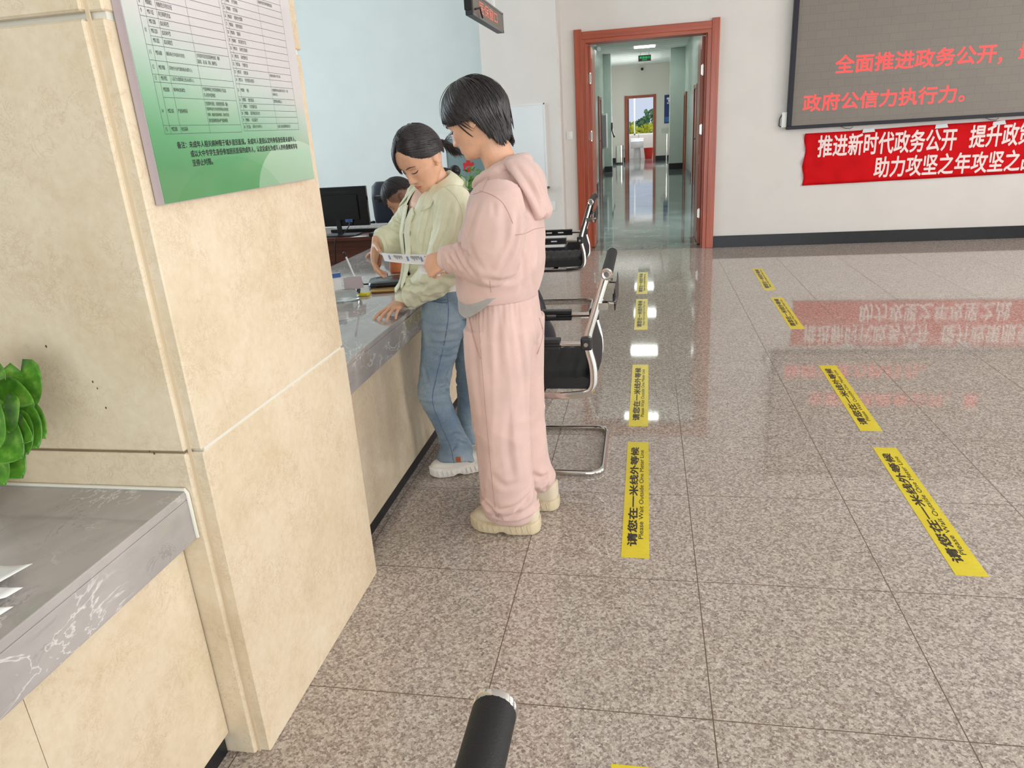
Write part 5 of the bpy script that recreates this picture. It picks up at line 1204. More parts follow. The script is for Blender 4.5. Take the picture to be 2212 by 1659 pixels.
creases(me, [(pxl(2.28, (1118, 455), (1114, 510), (1098, 555), (1078, 588)), .008, .010), (pxl(2.25, (963, 533), (972, 558), (988, 578)), .007, .007), (pxl(2.24, (978, 530), (988, 560), (1008, 588)), .007, .008), (pxl(2.24, (996, 524), (1002, 560), (1026, 592)), .006, .008), (pxl(2.22, (1012, 520), (1024, 555), (1045, 588)), .004, .010),
    (pxl(2.22, (1036, 425), (1020, 475), (1006, 525)), .005, .012), (pxl(2.2, (1066, 434), (1068, 470)), .003, .008), (pxl(2.2, (1085, 440), (1092, 500), (1085, 550)), .004, .014), (pxl(2.32, (1128, 545), (1130, 590), (1124, 628)), .005, .012), (pxl(2.34, (1155, 530), (1150, 590), (1155, 630)), .004, .012), (pxl(2.3, (1035, 600), (1075, 608), (1115, 600)), .005, .012), (pxl(2.30, (1120, 420), (1135, 470), (1140, 500)), .004, .012)])
bv = BVHTree.FromPolygons([v.co for v in me.vertices], [p.vertices for p in me.polygons])
hood_seams = MB()
for q_ in ((2.24, (1062, 366), (1050, 395), (1040, 416)), (2.2, (1036, 412), (1060, 420), (1082, 434), (1096, 455), (1108, 483)), (2.3, (1113, 508), (1135, 504), (1155, 495), (1176, 491)), (2.24, (1038, 415), (1022, 420))): project_tube(hood_seams, bv, pxl(*q_), .0012, lift=.0003)
project_tube(hood_seams, bv, pxl(2.26, (1058, 606), (1061, 632)), .0011, lift=.0002)
hoodie = skin_obj(me, 'hoodie', 'pink_fleece', pk, PO); build(hood_seams, 'seam', 'seam_pink', hoodie)
# hood lying on the back
mb = MB()
ring = []
for i in range(40):
    a = 2 * PI * i / 40; fr = math.cos(a)      # fr=+1 back (+x)
    ring.append((-.478 + .076 * fr, 2.47 + .088 * math.sin(a), 1.338 + .036 * fr + .010 * abs(math.sin(a))))
mb.tube(ring, [(.022, .030) for _ in ring], 16, closed=True, ref=(0, 0, 1))
limb(mb, [(-.440, 2.46, 1.362, .024, .105), (-.405, 2.455, 1.345, .042, .130), (-.376, 2.45, 1.305, .044, .132), (-.366, 2.447, 1.26, .036, .112), (-.368, 2.445, 1.215, .026, .078), (-.372, 2.44, 1.183, .014, .036)], 6, 36, ref=(1, 0, .35))
limb(mb, [(-.420, 2.365, 1.350, .020, .030), (-.385, 2.355, 1.305, .024, .034), (-.362, 2.37, 1.25, .024, .034), (-.350, 2.40, 1.205, .022, .030)], 5, 20, ref=(1, 0, .4))
limb(mb, [(-.360, 2.42, 1.300, .020, .05), (-.344, 2.43, 1.245, .026, .055), (-.336, 2.435, 1.208, .027, .045), (-.338, 2.435, 1.188, .016, .03)], 5, 20, ref=(1, 0, .4))
me = remeshed(mb, .0045, 3); displace(me, lambda p, n: .003 * ridged(p, (10, 10, 14), 7.7))
creases(me, [(pxl(2.34, (1078, 352), (1108, 388), (1132, 425), (1150, 462)), .011, .012), (pxl(2.36, (1110, 352), (1140, 395), (1160, 432), (1168, 460)), .010, .011), (pxl(2.36, (1150, 372), (1163, 405), (1172, 428)), .007, .009)])
skin_obj(me, 'hood', 'pink_fleece', hoodie, PO)
for s in (-1, 1):
    mb = MB(); c = V(-.655, 2.468 + s * .151, 1.082); dd = V(-1, -s * .3, 0).normalized(); a = V(0, 0, 1); b = dd.cross(a)
    mb.rings([(c + dd * t, a, b, r_, r_ * 1.08, 2) for t, r_ in ((-.012, .036), (-.006, .041), (.006, .041), (.013, .039), (.013, .030))], 28)
    build(mb, 'cuff', 'pink_rib', hoodie)
mb = MB(); vs = []; n_ = 56
for i, (dz, k_) in enumerate(((.05, .96), (.02, 1.0), (.0, 1.0), (-.003, .96))):
    for q in range(n_):
        a = 2 * PI * q / n_; fr = .5 - .5 * math.cos(a)     # 1 = front (-x)
        zb = .956 - .076 * max(0, min(1, (fr - .42) / .38)) ** .8 * (1 - .10 * max(0, (fr - .85) / .15)); z = zb + dz if i else .97
        vs.append((-.512 + .142 * k_ * math.cos(a) - .006 * fr, 2.462 + .208 * k_ * math.sin(a), z))
mb.add(vs, [(i * n_ + q, i * n_ + (q + 1) % n_, (i + 1) * n_ + (q + 1) % n_, (i + 1) * n_ + q) for i in range(3) for q in range(n_)]); build(mb, 'undershirt', 'grey_jersey', pk)
# trousers
mb = MB()
limb(mb, [(-.497, 2.46, .93, .118, .180), (-.502, 2.46, .86, .128, .190), (-.503, 2.46, .80, .133, .192), (-.505, 2.46, .76, .12, .18)], 5, 48, ref=(1, 0, 0))
limb(mb, [(-.510, 2.375, .82, .122, .105), (-.515, 2.365, .70, .116, .105), (-.519, 2.360, .55, .104, .100), (-.518, 2.358, .40, .099, .098), (-.515, 2.358, .24, .100, .100), (-.512, 2.366, .17, .100, .094), (-.510, 2.380, .12, .102, .082), (-.510, 2.394, .092, .098, .064)], 6, 40, ref=(1, 0, 0))
limb(mb, [(-.490, 2.555, .82, .122, .105), (-.492, 2.565, .70, .112, .105), (-.492, 2.568, .55, .102, .100), (-.490, 2.570, .40, .098, .098), (-.484, 2.572, .24, .100, .100), (-.474, 2.575, .18, .100, .094), (-.462, 2.578, .135, .100, .082), (-.458, 2.58, .105, .094, .064)], 6, 40, ref=(1, 0, 0))
me = remeshed(mb, .0055, 3)
def fold_tr(p, n):
    d = .0045 * ridged(p, (16, 16, 2.2), 3.3) * (1 if p.z < .8 else .6)
    if p.z > .80: d += .0016 * math.sin(60 * math.atan2(p.y - 2.46, p.x + .5) + 3 * noise.noise(p * 9)) * max(0, (p.z - .80) / .12)
    if p.z < .20: d += .010 * ridged(p, (6, 6, 22), 5.5) * min(1, (.20 - p.z) / .05)
    d += .004 * G(p.z - .44, .08) * ridged(p, (7, 7, 14), 9)
    return d
displace(me, fold_tr)
creases(me, [(pxl(2.3, (1086, 660), (1076, 720), (1080, 810)), .005, .012), (pxl(2.3, (1110, 650), (1120, 720), (1130, 800), (1136, 900)), .006, .013), (pxl(2.32, (1150, 660), (1160, 720), (1155, 780)), .004, .010), (pxl(2.28, (1025, 700), (1030, 800), (1042, 920)), .004, .014), (pxl(2.3, (1105, 860), (1098, 960), (1110, 1040)), .005, .013), (pxl(2.27, (1075, 1105), (1115, 1094), (1150, 1062)), .009, .011), (pxl(2.27, (1100, 1120), (1135, 1085), (1152, 1045)), .007, .009),
    (pxl(2.27, (1036, 1062), (1050, 1090), (1075, 1115)), .008, .010), (pxl(2.28, (1060, 1020), (1090, 1050), (1130, 1040)), .004, .012), (pxl(2.50, (1150, 1024), (1170, 1032), (1188, 1022)), .008, .010), (pxl(2.5, (1160, 1085), (1176, 1062), (1186, 1040)), .006, .009), (pxl(2.5, (1152, 1050), (1165, 1070), (1172, 1092)), .005, .009)])
bv = BVHTree.FromPolygons([v.co for v in me.vertices], [p.vertices for p in me.polygons])
sm = MB()
project_tube(sm, bv, [(-.535, 2.20, .89), (-.535, 2.2, .67), (-.533, 2.2, .40), (-.528, 2.2, .21), (-.522, 2.2, .07)], .0018, lift=-.0006)
project_tube(sm, bv, [(-.575, 2.24, .90), (-.560, 2.22, .83), (-.538, 2.2, .765)], .0028, lift=.0002)
project_tube(sm, bv, [(-.36, 2.36, .86), (-.352, 2.38, .80), (-.372, 2.36, .73)], .002, lift=.0)
tr = skin_obj(me, 'trousers', 'pink_fleece', pk, PO); build(sm, 'seam', 'seam_pink', tr)
shoe(pk, (-.672, 2.402, 0), (-.404, 2.400, 0), .116, .048, .088, 'beige_shoe', 'shoe_sole', 'shoe_panel')
shoe(pk, (-.620, 2.60, 0), (-.352, 2.575, 0), .102, .045, .085, 'beige_shoe', 'shoe_sole', 'shoe_panel')

# ---------------------------------------------------------------- woman in mint shirt
GO = V(-.86, 2.93, 0)
gr = thing('person', 'woman in a pale mint shirt and blue jeans leaning one hand on the counter', 'person', GO)
hg = Head((-.884, 2.865, 1.393), 238, 38, 0, (1.0, 1.0, 1.0))
lat = V(-.615, .788, 0)   # from her left to her right
fwd = V(-.788, -.615, 0)
mb = MB(); hg.add_to(mb)
limb(mb, [(-.845, 2.95, 1.22, .06, .06), (-.845, 2.945, 1.28, .053, .053), (-.862, 2.92, 1.34, .052, .054), (-.872, 2.90, 1.39, .056, .058)], 5, 24)
limb(mb, [(-.84, 2.965, .80, .10, .13), (-.845, 2.96, .95, .09, .12), (-.85, 2.95, 1.10, .085, .13), (-.858, 2.943, 1.19, .110, .157), (-.856, 2.942, 1.235, .084, .140), (-.848, 2.95, 1.268, .05, .09)], 4, 24, ref=fwd)
limb(mb, [(-.845, 2.92, .80, .045, .045), (-.925, 2.87, .42, .045, .045), (-.865, 2.905, .10, .033, .033)], 4, 18); limb(mb, [(-.83, 3.03, .82, .07, .07), (-.815, 3.06, .44, .045, .045), (-.83, 3.08, .10, .033, .033)], 4, 18)
arm(mb, [(-.755, 2.83, 1.23, .04, .04), (-.765, 2.77, 1.10, .038, .038), (-.80, 2.74, .975, .034, .034), (-.91, 2.80, .89, .03, .03), (-1.015, 2.865, .818, .023, .019)])
arm(mb, [(-.95, 3.06, 1.22, .04, .04), (-1.01, 3.12, 1.13, .038, .038), (-1.06, 3.12, 1.07, .034, .034), (-1.11, 3.04, 1.05, .028, .028), (-1.155, 2.985, 1.035, .023, .019)])
hand(mb, (-1.018, 2.862, .812), (-.30, -.93, -.20), (-.1, -.2, .95), (-.95, .25, 0), ((4, 14, 12), (6, 16, 12), (6, 16, 12), (4, 14, 12)), .98, 1.7, (.45, .85, -.28, .2), 22)
hand(mb, (-1.158, 2.982, 1.035), (.05, -.62, -.78), (-.95, -.2, .1), (.15, -.75, .62), ((16, 18, 10), (22, 24, 14), (26, 28, 16), (30, 30, 18)), .98, .7, (.55, .75, -.25, .3), 22)
me = remeshed(mb, .0026, 2); body = skin_obj(me, 'body', 'skin', gr, GO); paint_skin(me, GO, [hg], (.93, .50, .52))
for e in (-1, 1):
    face_line(hg, e, ((.012, .0185), (.024, .0235), (.036, .0245), (.049, .0175)), [.0013, .0024, .0022, .0009], .0010, 'eyebrow', 'brow', body)
    face_line(hg, e, ((.017, -.0065), (.024, -.0085), (.032, -.0092), (.040, -.0075), (.047, -.0025)), [.0009, .0014, .0017, .0018, .0008], .0012, 'eyelashes', 'lash', body)
    face_line(hg, e, ((.019, .004), (.026, .0072), (.034, .0078), (.043, .0045)), .0007, .0014, 'eyelid_crease', 'lid_shade', body)  # shade of the eyelid crease painted as a darker skin-toned line
mb = MB(); mb.tube([hg.front(x, -.0717 - .0008 * math.cos(x * 90), .0016) for x in [-.021 + .042 * i / 12 for i in range(13)]], [.0006] + [.0010] * 11 + [.0006], 5); build(mb, 'mouth_line', 'lip_line', body)
# hair drawn back from a side parting into a low tail, loose lock on her right
hr = Hair(hg, (.083, .104, .112), (0, -.006, .014), 5)
tie = V(0, -1.0, -.42).normalized()
HLL = [(0, .50), (.3, .56), (.6, .68), (.9, .82), (1.25, .98), (1.7, 1.02), (2.2, 1.5), (3.2, 1.6)]     # her left
HLR = [(0, .50), (.25, .62), (.5, .88), (.8, 1.10), (1.2, 1.16), (1.7, 1.05), (2.2, 1.5), (3.2, 1.6)]     # her right, lower sweep
def hl_(p):
    q = (p + PI) % (2 * PI) - PI; return interp(HLR if q > 0 else HLL, abs(q))
hr.cap(hl_, 72, 24, 1.035)
def sdir(q): q = q - V(*hr.c); return V(q.x / hr.rad[0], q.y / hr.rad[1], q.z / hr.rad[2]).normalized()
def back_lock(ph, tau, k0, w):
    d0 = sdir(hr.pt(ph, tau)); sg = 1 if (ph % (2 * PI)) < PI else -1; fr = max(0, d0.y)
    mid = (d0 * .5 + tie * .35 + V(sg * (.25 + .75 * fr), .10 * fr, .05 - .10 * fr)); pts = []
    for j in range(7):
        t = j / 6; q = (d0 * (1 - t) ** 2 + mid * (2 * t * (1 - t)) + tie * t * t).normalized()
        pts.append(V(hr.c[0] + hr.rad[0] * q.x * k0, hr.c[1] + hr.rad[1] * q.y * k0, hr.c[2] + hr.rad[2] * q.z * k0))
    hr.lock(pts, w, .0014, .5)
for i in range(1300):
    ph = hr.rnd.uniform(-3.1, 3.1); back_lock(ph, hl_(ph) * hr.rnd.uniform(.02, 1.0) ** .6, hr.rnd.uniform(1.015, 1.05), hr.rnd.uniform(.0016, .0034))
for i in range(260):   # along the hair line
    ph = hr.rnd.uniform(-1.5, 1.5); back_lock(ph, hl_(ph) * hr.rnd.uniform(.97, 1.02), hr.rnd.uniform(1.01, 1.045), hr.rnd.uniform(.0012, .0026))
for i in range(150):   # sweep falling over her right temple
    a0 = hr.rnd.uniform(0, 1); k0 = hr.rnd.uniform(1.0, 1.06); te = hr.rnd.uniform(1.05, 1.25)
    hr.lock([hr.pt(.06 + .25 * a0 + (.40 + .75 * a0) * t, .30 + (te - .30) * t, k0 + .03 * math.sin(PI * t * .8)) for t in (0, .2, .4, .6, .8, 1)], hr.rnd.uniform(.0012, .003), .0014, .2)
for i in range(200):
    a = hr.rnd.uniform(0, 6.28); r = hr.rnd.uniform(0, .016); p0 = V(r * math.cos(a), -.100, -.030 + r * math.sin(a)); L = hr.rnd.uniform(.06, .12)
    sx = hr.rnd.uniform(-.6, .6)
    hr.lock([p0, p0 + V(.01 * sx, -.03, -.008), p0 + V(.03 * sx, -.03 - L * .25, -.02 - L * .3), p0 + V(.05 * sx, -.03 - L * .30, -.02 - L * .8)], .0018, .0012, .2)
for i in range(18):   # loose ends beside the ear
    p0 = V(-.05, -.09, -.02); hr.lock([p0, p0 + V(-.02, -.03, hr.rnd.uniform(-.005, .02)), p0 + V(-.045, -.055, hr.rnd.uniform(-.02, .035)), p0 + V(-.06, -.075, hr.rnd.uniform(-.05, .03))], .0005, .0004, .2)
hr.build(gr)
# shirt
mb = MB()
def bpt(z, f, l, cx=-.85, cy=2.95): return V(cx, cy, 0) + fwd * f + lat * l + V(0, 0, z)
def tl(z, f, l, rf, rl): p = bpt(z, f, l); return (p.x, p.y, p.z, rf, rl)
limb(mb, [tl(.912, -.005, .0, .150, .184), tl(.95, .0, .0, .157, .192), tl(1.02, .005, 0, .152, .192), tl(1.11, .005, 0, .142, .192), tl(1.19, .0, 0, .118, .190), tl(1.24, -.012, 0, .088, .170), tl(1.268, -.018, 0, .070, .115), tl(1.283, -.018, 0, .05, .07)], 6, 48, ref=fwd)
limb(mb, [(-.765, 2.835, 1.235, .068, .062), (-.745, 2.785, 1.17, .072, .066), (-.755, 2.755, 1.08, .070, .066), (-.785, 2.735, .99, .070, .068), (-.835, 2.75, .93, .066, .064), (-.905, 2.795, .885, .058, .056), (-.965, 2.835, .852, .052, .050), (-1.005, 2.858, .828, .044, .042)], 6, 32, ref=(1, 0, 0))
limb(mb, [(-.935, 3.045, 1.235, .068, .062), (-.985, 3.105, 1.17, .074, .068), (-1.035, 3.135, 1.10, .076, .070), (-1.075, 3.11, 1.06, .070, .068), (-1.11, 3.05, 1.048, .056, .056), (-1.140, 3.01, 1.042, .050, .050)], 6, 32, ref=(0, 0, 1))
me = remeshed(mb, .005, 3)
def fold_sh(p, n):
    d = .0055 * ridged(p, (9, 9, 7), 2.7) + .003 + .0035 * ridged(p, (22, 22, 16), 8.1)
    if p.y < 2.84 and p.z < 1.0: d += .006 * ridged(p, (20, 20, 24), 6.2)
    if p.x < -1.0 and p.y > 2.98: d += .005 * ridged(p, (22, 18, 18), 3.2)
    return d
displace(me, fold_sh)
creases(me, [(pxl(2.76, (978, 425), (958, 500), (938, 545)), .006, .010), (pxl(2.76, (995, 445), (984, 510), (965, 560)), .006, .009), (pxl(2.78, (1003, 480), (995, 540)), .005, .009), (pxl(2.72, (868, 603), (900, 620), (940, 603)), .008, .010), (pxl(2.72, (855, 592), (878, 616), (905, 622)), .007, .009),
    (pxl(2.75, (890, 632), (884, 655), (888, 672)), .006, .008), (pxl(2.75, (915, 620), (905, 640), (908, 655)), .005, .008), (pxl(2.75, (860, 635), (870, 650), (880, 665)), .005, .007), (pxl(2.76, (930, 580), (960, 600), (992, 604)), .006, .010), (pxl(3.0, (838, 486), (862, 500), (888, 505)), .006, .009), (pxl(3.0, (850, 470), (872, 482), (892, 474)), .006, .008), (pxl(3.0, (830, 505), (855, 522), (880, 528)), .006, .009),
    (pxl(2.82, (930, 440), (915, 500), (908, 560)), .006, .010), (pxl(2.82, (948, 420), (940, 470), (925, 520)), .004, .009)])
bv = BVHTree.FromPolygons([v.co for v in me.vertices], [p.vertices for p in me.polygons])
bm = bmesh.new(); bm.from_mesh(me); kill = []
VW = [(.80, .034), (.95, .028), (1.10, .036), (1.20, .042), (1.26, .054), (1.35, .06)]
for f_ in bm.faces:
    q = f_.calc_center_median(); dq = q - bpt(0, 0, 0); l_ = dq.dot(lat); ff = dq.dot(fwd)
    if ff > .02 and abs(l_ + .008) < interp(VW, q.z) and .8 < q.z < 1.35: kill.append(f_)
bmesh.ops.delete(bm, geom=kill, context='FACES')
for v in bm.verts:      # clean straight edges along the opening
    if v.is_boundary:
        l_ = (v.co - bpt(0, 0, 0)).dot(lat); w_ = interp(VW, v.co.z); tgt = -.008 + (w_ if l_ > -.008 else -w_)
        if abs(tgt - l_) < .012: v.co += lat * (tgt - l_)
bm.to_mesh(me); bm.free()
shirt = skin_obj(me, 'shirt', 'mint_shirt', gr, GO)
def strip(name, pts, w, thick, mat, parent, lift=.001):
    """flat band lying on the cloth surface"""
    q = catmull([tuple(p) for p in pts], 8); cs = []; ns = []
    for p in q:
        h = bv.find_nearest(Vector(p)); cs.append(h[0]); ns.append(h[1])
    sm_ = lambda L: [sum((L[min(max(i + o, 0), len(L) - 1)] for o in range(-4, 5)), V(0, 0, 0)) / 9 for i in range(len(L))]
    ns = [v.normalized() for v in sm_(sm_(ns))]; cs = [c + n_ * lift for c, n_ in zip(sm_(cs), ns)]
    mbx = MB(); vs = []; m = len(cs)
    for i in range(m):
        t = (cs[min(i + 1, m - 1)] - cs[max(i - 1, 0)]).normalized(); sd = t.cross(ns[i]).normalized(); wi_ = w[i * (len(w) - 1) // (m - 1)] if isinstance(w, (list, tuple)) else w
        vs += [cs[i] + sd * wi_ - ns[i] * thick, cs[i] + sd * wi_ + ns[i] * thick, cs[i] - sd * wi_ + ns[i] * thick, cs[i] - sd * wi_ - ns[i] * thick]
    fs = [(i * 4 + j, i * 4 + (j + 1) % 4, (i + 1) * 4 + (j + 1) % 4, (i + 1) * 4 + j) for i in range(m - 1) for j in range(4)] + [(3, 2, 1, 0), tuple((m - 1) * 4 + j for j in range(4))]
    mbx.add(vs, fs); return build(mbx, name, mat, parent, angle=50)
Fp = lambda z, l: bpt(z, .25, l)
strip('placket', [Fp(z, -.008 - interp(VW, z) - .010) for z in (1.255, 1.20, 1.12, 1.03, .94, .885)], .017, .003, 'mint_shirt', shirt, .003)
strip('placket', [Fp(z, -.008 + interp(VW, z) - .004) for z in (1.255, 1.20, 1.12, 1.03, .94, .885)], .017, .003, 'mint_shirt', shirt, .003)
sm = MB()
project_tube(sm, bv, [(-.80, 2.86, 1.28), (-.745, 2.83, 1.24), (-.72, 2.83, 1.17), (-.735, 2.83, 1.10)], .0010, lift=.0)
build(sm, 'seam', 'seam_mint', shirt)
# collar: standing band with turned-down wings
cc = V(-.848, 2.945, 1.292); mb = MB(); vs = []; fs = []; na = 44
for i in range(na + 1):
    a = math.radians(-128 + 256 * i / na); dirv = (-fwd) * math.cos(a) + lat * math.sin(a); fr = abs(a) / math.radians(128)
    zt_ = .020 + .020 * (1 - fr); tip = .02 * max(0, (fr - .6) / .4)
    base = cc + dirv * (.068 + .016 * fr) + V(0, 0, -.020 - .050 * fr ** 2)
    top = cc + dirv * (.060 + .010 * fr) + V(0, 0, zt_ - .038 * fr ** 2); out = top + dirv * (.044 + .055 * fr) + V(0, 0, -.036 - .026 * fr - tip) + fwd * (.028 * fr)
    vs += [base, base * .5 + top * .5 + dirv * .004, top, top + dirv * .006 + V(0, 0, -.001), top * .5 + out * .5 + dirv * .006, out]
for i, v in enumerate(vs):      # keep the turned-down part lying on the shirt
    if i % 6 >= 3:
        hh = bv.find_nearest(v); d_ = (v - hh[0]).dot(hh[1])
        if d_ < .006: vs[i] = v + hh[1] * (.006 - d_)
for i in range(na):
    for j in range(5): fs.append((i * 6 + j, i * 6 + j + 1, (i + 1) * 6 + j + 1, (i + 1) * 6 + j))
mb.add(vs, fs); o = build(mb, 'collar', 'mint_shirt', shirt); o.modifiers.new('t', 'SOLIDIFY').thickness = .0025
for c_, dd, r_ in ((V(-1.008, 2.860, .826), V(-.8, .42, -.42), .043), (V(-1.142, 3.006, 1.040), V(-.7, -.65, -.15), .049)):
    mb = MB(); dd = dd.normalized(); a = dd.orthogonal().normalized(); b = dd.cross(a); mb.rings([(c_ + dd * t, a, b, r2, r2, 2) for t, r2 in ((-.03, r_ * .98), (-.01, r_ * 1.06), (.012, r_ * 1.05), (.013, r_ * .85))], 26)
    build(mb, 'cuff', 'mint_shirt', shirt)
mb = MB(); mb.rings([(bpt(z, f, 0), fwd, lat, a, b, 2.2) for z, f, a, b in ((1.212, .0, .086, .155), (1.207, .0, .099, .165), (1.17, .002, .117, .178), (1.11, .005, .133, .182), (1.02, .005, .141, .182), (.95, -.0, .146, .180), (.905, -.008, .147, .180), (.864, -.012, .150, .180), (.855, -.012, .12, .15))], 170)
for v in mb.v:      # the tee lies close against the open front of the shirt
    dq = v - bpt(0, 0, 0); l_ = dq.dot(lat)
    if dq.dot(fwd) > .05 and .93 < v.z < 1.209: v += fwd * (.013 * math.exp(-((l_ - .002) / .046) ** 4))
build(mb, 'tee', 'white_tee', gr)
# jeans
mb = MB()
limb(mb, [tl(.90, -.025, .0, .118, .152), tl(.84, -.035, 0, .130, .162), tl(.78, -.04, .0, .130, .160), tl(.73, -.03, 0, .10, .14)], 5, 44, ref=fwd)
limb(mb, [(-.845, 2.895, .80, .095, .088), (-.858, 2.88, .70, .090, .086), (-.885, 2.87, .58, .078, .076), (-.915, 2.865, .46, .068, .066), (-.930, 2.868, .39, .066, .064), (-.912, 2.878, .31, .060, .060), (-.885, 2.892, .22, .058, .058), (-.865, 2.90, .13, .064, .062), (-.857, 2.885, .09, .078, .070), (-.857, 2.873, .058, .088, .074)], 6, 32, ref=(1, 0, 0))
limb(mb, [(-.805, 3.03, .80, .092, .088), (-.800, 3.05, .68, .086, .084), (-.800, 3.06, .54, .072, .072), (-.806, 3.07, .42, .063, .062), (-.822, 3.08, .28, .057, .057), (-.838, 3.085, .14, .062, .060), (-.842, 3.085, .07, .070, .066)], 6, 32, ref=(1, 0, 0))
me = remeshed(mb, .005, 2)
def fold_j(p, n):
    d = .0032 * ridged(p, (14, 14, 20), 1.1) * (1 if p.z > .3 else .6)
    d += .006 * G(p.z - .37, .05) * ridged(p, (6, 6, 34), 3.0) + .005 * G(p.z - .72, .05) * ridged(p, (5, 5, 24), 8.0)
    if p.z < .16: d += .007 * ridged(p, (9, 9, 18), 6.0)
    return d
displace(me, fold_j)
creases(me, [(pxl(2.8, (922, 700), (955, 706), (992, 700)), .004, .008), (pxl(2.8, (916, 738), (958, 742), (1000, 734)), .004, .008), (pxl(2.8, (925, 765), (968, 772), (1002, 756)), .003, .008), (pxl(2.8, (945, 842), (968, 832), (990, 812)), .006, .008), (pxl(2.8, (950, 856), (974, 848), (994, 832)), .004, .007), (pxl(2.8, (915, 790), (925, 830)), .003, .009), (pxl(2.8, (968, 950), (985, 938), (1005, 945)), .006, .009), (pxl(2.8, (975, 975), (990, 955), (1012, 965)), .005, .008)])
bv = BVHTree.FromPolygons([v.co for v in me.vertices], [p.vertices for p in me.polygons])
jn = skin_obj(me, 'jeans', 'denim', gr, GO); sm = MB()
project_tube(sm, bv, [(-.80, 2.78, .89), (-.80, 2.78, .78), (-.825, 2.77, .66), (-.875, 2.76, .50), (-.905, 2.77, .39), (-.885, 2.78, .28), (-.855, 2.8, .16), (-.845, 2.8, .06)], .0016, lift=-.0002)
project_tube(sm, bv, [(-.905, 2.80, .875), (-.875, 2.79, .845), (-.835, 2.78, .832), (-.802, 2.78, .834)], .0015, lift=0)
project_tube(sm, bv, [(-.735, 2.83, .835), (-.738, 2.83, .74), (-.715, 2.85, .725)], .0014, lift=0); project_tube(sm, bv, [(-.74, 2.82, .838), (-.69, 2.9, .845)], .0014, lift=0)
build(sm, 'seam', 'denim_seam', jn)
mb = MB(); mb.box((-.835, 2.799, .085), (-.813, 2.806, .108)); build(mb, 'leather_tab', 'tan_leather', jn, smooth=False, bev=.002)
shoe(gr, (-.965, 2.815, 0), (-.735, 2.925, 0), .10, .042, .075, 'white_shoe', 'white_shoe', 'white_tee')
shoe(gr, (-.955, 3.055, 0), (-.725, 3.12, 0), .10, .042, .075, 'white_shoe', 'white_shoe', 'white_tee')

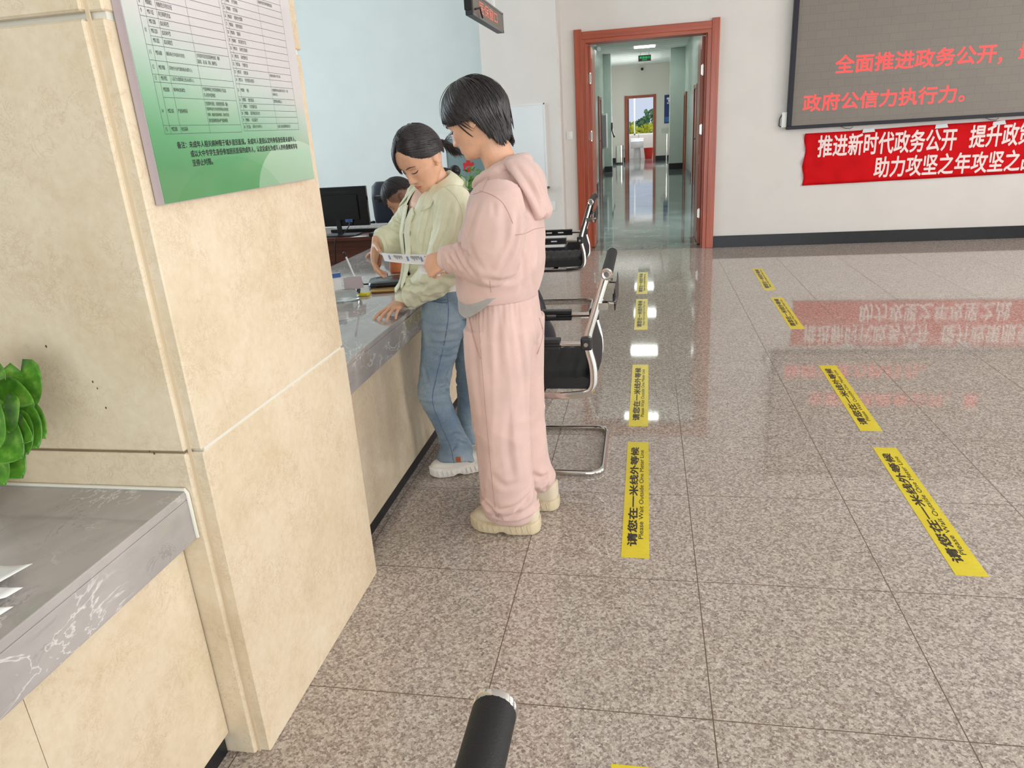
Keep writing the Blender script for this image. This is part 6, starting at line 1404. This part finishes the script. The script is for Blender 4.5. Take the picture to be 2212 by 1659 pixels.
# ---------------------------------------------------------------- two people bending over the counter farther along
def leaner(label, root, head, neck, shoulders, hips, cloth, legc, bun, arms, feet, seed, shoe_m):
    O = Vector(root); t = thing('person', label, 'person', O)
    mb = MB(); head.add_to(mb); N_ = Vector(neck); Sh = Vector(shoulders); Hp = Vector(hips); hc = head.w(0, -.03, -.06)
    limb(mb, [(*(N_ * .7 + Sh * .3), .06, .06), (*N_, .056, .056), (*hc, .058, .058)], 5, 20)
    limb(mb, [(*Hp, .10, .13), (*((Hp + Sh) / 2), .09, .13), (*Sh, .07, .15)], 5, 24, ref=(0, 0, 1))
    for a in arms:
        A = [Vector(p) for p in a]; limb(mb, [(*A[0], .04, .04), (*A[1], .036, .036), (*A[2], .024, .02)], 6, 18)
        d = (A[2] - A[1]).normalized(); hand(mb, A[2], (d.x, d.y, d.z * .3), (0, 0, 1), (0, 1 if A[2].y < O.y else -1, 0), (18, 22, 24, 26), .98, .6)
    for f in feet: F_ = Vector(f); limb(mb, [(Hp.x, Hp.y + (F_.y - Hp.y) * .8, Hp.z - .02, .07, .07), ((Hp.x + F_.x) / 2 - .04, F_.y, .45, .045, .045), (F_.x + .08, F_.y, .09, .034, .034)], 5, 18)
    me = remeshed(mb, .0045, 2); b = skin_obj(me, 'body', 'skin_tan', t, O); paint_skin(me, O, [head])
    if not bun:
        for i, v in enumerate(me.vertices):      # close-cropped sides
            q = head.inv(v.co + O); lim = -.035 + .06 * max(0, (q.y - .01) / .05)
            if (q - V(0, 0, 0)).length < .16 and q.y < .055 and q.z > lim - .04 * (q.y < -.04) and abs(q.x) > .045 - .05 * (q.y < -.03):
                k_ = min(1, (q.z - lim + .04 * (q.y < -.04)) / .02); me.color_attributes['tint'].data[i].color = tuple(1 - (1 - c) * .8 * k_ for c in (.16, .15, .17)) + (1,)
    for e in (-1, 1):
        m2 = MB(); m2.tube([head.front(e * x, z, .001) for x, z in ((.012, .019), (.025, .024), (.048, .018))], [.0014, .0028, .001], 6); build(m2, 'eyebrow', 'brow', b)
        m2 = MB(); m2.tube([head.front(e * x, z, .001) for x, z in ((.018, -.006), (.032, -.008), (.045, -.003))], .0014, 6); build(m2, 'eyelashes', 'lash', b)
    h = Hair(head, (.087, .106, .116) if bun else (.086, .108, .122), (0, -.008, .014), seed)
    if bun:
        tab = [(0, .68), (.6, .78), (1.1, 1.0), (1.7, 1.02), (2.2, 1.5), (3.2, 1.6)]
    else: tab = [(0, .90), (.5, .86), (.9, .76), (1.4, .78), (2.0, .86), (2.6, 1.15), (3.2, 1.3)]
    h.cap(lambda p: interp(tab, abs((p + PI) % (2 * PI) - PI)), 56, 20, .985)
    for i in range(700):
        ph = h.rnd.uniform(-PI, PI); te = interp(tab, abs(ph)) * h.rnd.uniform(.85, 1.06); t0 = h.rnd.uniform(.03, te * .6); k0 = h.rnd.uniform(.98, 1.02); dr = h.rnd.uniform(-.2, .2) + (.9 * (1 if ph > 0 else -1) if bun else .15)
        h.lock([h.pt(ph + dr * (t0 + (te - t0) * j / 4) / 1.6, t0 + (te - t0) * j / 4, k0) for j in range(5)], h.rnd.uniform(.0018, .004), .0016, .4)
    if bun:
        bc = Vector(bun); h.mb.ball(head.w(*bc), (.036, .034, .036), (head.r, head.f, head.u), 18, 12)
        for i in range(90):
            a, b2 = h.rnd.uniform(0, 6.28), h.rnd.uniform(.3, 2.6); r = .037
            h.lock([bc + V(r * math.sin(b2 + .25 * q) * math.cos(a + .55 * q), r * math.cos(b2 + .25 * q) * .95, r * math.sin(b2 + .25 * q) * math.sin(a + .55 * q)) for q in range(4)], .004, .0025, .5)
    h.build(t)
    m3 = MB(); ns = (N_ - Sh).normalized()
    limb(m3, [(*(Hp + V(0, 0, -.02)), .145, .165), (*(Hp * .75 + Sh * .25), .14, .175), (*(Hp * .4 + Sh * .6), .135, .19), (*Sh, .105, .20), (*(Sh * .6 + N_ * .4), .075, .12), (*(Sh * .3 + N_ * .7), .062, .07)], 6, 40, ref=(0, 0, 1))
    for a in arms:
        A = [Vector(p) for p in a]; st = Sh + (A[0] - Sh) * .8
        limb(m3, [(*st, .075, .07), (*A[0], .07, .065), (*(A[0] * .4 + A[1] * .6), .062, .06), (*A[1], .058, .056), (*(A[1] * .4 + A[2] * .6), .05, .048), (*(A[1] * .1 + A[2] * .9), .042, .04)], 5, 26)
    me = remeshed(m3, .006, 3); displace(me, lambda p, n: .006 * ridged(p, (8, 8, 8), seed)); skin_obj(me, 'jacket', cloth, t, O)
    m4 = MB(); limb(m4, [(*(Hp + V(-.02, 0, .03)), .13, .155), (*(Hp + V(.0, 0, -.06)), .14, .165), (*(Hp + V(.0, 0, -.14)), .12, .15)], 5, 36, ref=(1, 0, 0))
    for f in feet:
        F_ = Vector(f); limb(m4, [(Hp.x, Hp.y + (F_.y - Hp.y) * .8, Hp.z - .08, .10, .09), ((Hp.x * 1.2 + F_.x * .8) / 2, F_.y, Hp.z * .62, .092, .085), ((Hp.x + F_.x) / 2, F_.y, .42, .085, .08), (F_.x + .09, F_.y, .2, .078, .075), (F_.x + .09, F_.y, .085, .078, .075)], 6, 28, ref=(1, 0, 0))
    me = remeshed(m4, .006, 3); displace(me, lambda p, n: .005 * ridged(p, (14, 14, 3), seed)); skin_obj(me, 'trousers', legc, t, O)
    for f in feet: F_ = Vector(f); shoe(t, (F_.x - .12, F_.y, 0), (F_.x + .13, F_.y, 0), .095, .03, .07, shoe_m, shoe_m)
    return t
Hm = Head(px3(866, 428, 4.42) + V(.0, 0, 0), 196, 46, 0, (1.0, 1.0, 1.0))
mc = Hm.c
leaner('man with short black hair bending down over the counter behind the woman in mint', (-1.0, 4.40, 0), Hm, mc + V(.12, .015, -.055), mc + V(.23, .02, -.10), (-.84, 4.42, .94), 'man_shirt', 'navy_cloth', None,
       [[(mc.x + .22, 4.25, .98), (mc.x + .14, 4.20, .83), (mc.x - .10, 4.28, .80)], [(mc.x + .22, 4.58, .98), (mc.x + .14, 4.58, .83), (mc.x - .08, 4.52, .80)]], [(-.80, 4.34, 0), (-.76, 4.52, 0)], 21, 'black_plastic')
Hb = Head(px3(962, 404, 4.92), 184, 40, 0, (1.0, 1.0, 1.0)); bc_ = Hb.c
leaner('woman with a black hair bun in dark clothes leaning over the counter, mostly hidden', (-.9, 4.95, 0), Hb, bc_ + V(.09, .0, -.07), bc_ + V(.20, 0, -.12), (-.90, 5.02, .92), 'navy_cloth', 'navy_cloth', (.0, -.125, .03),
       [[(bc_.x + .20, 4.84, 1.03), (bc_.x + .12, 4.86, .83), (bc_.x - .12, 4.88, .80)], [(bc_.x + .20, 5.16, 1.05), (bc_.x + .12, 5.20, .83), (bc_.x - .12, 5.08, .80)]], [(-.88, 4.97, 0), (-.90, 5.16, 0)], 33, 'beige_shoe')
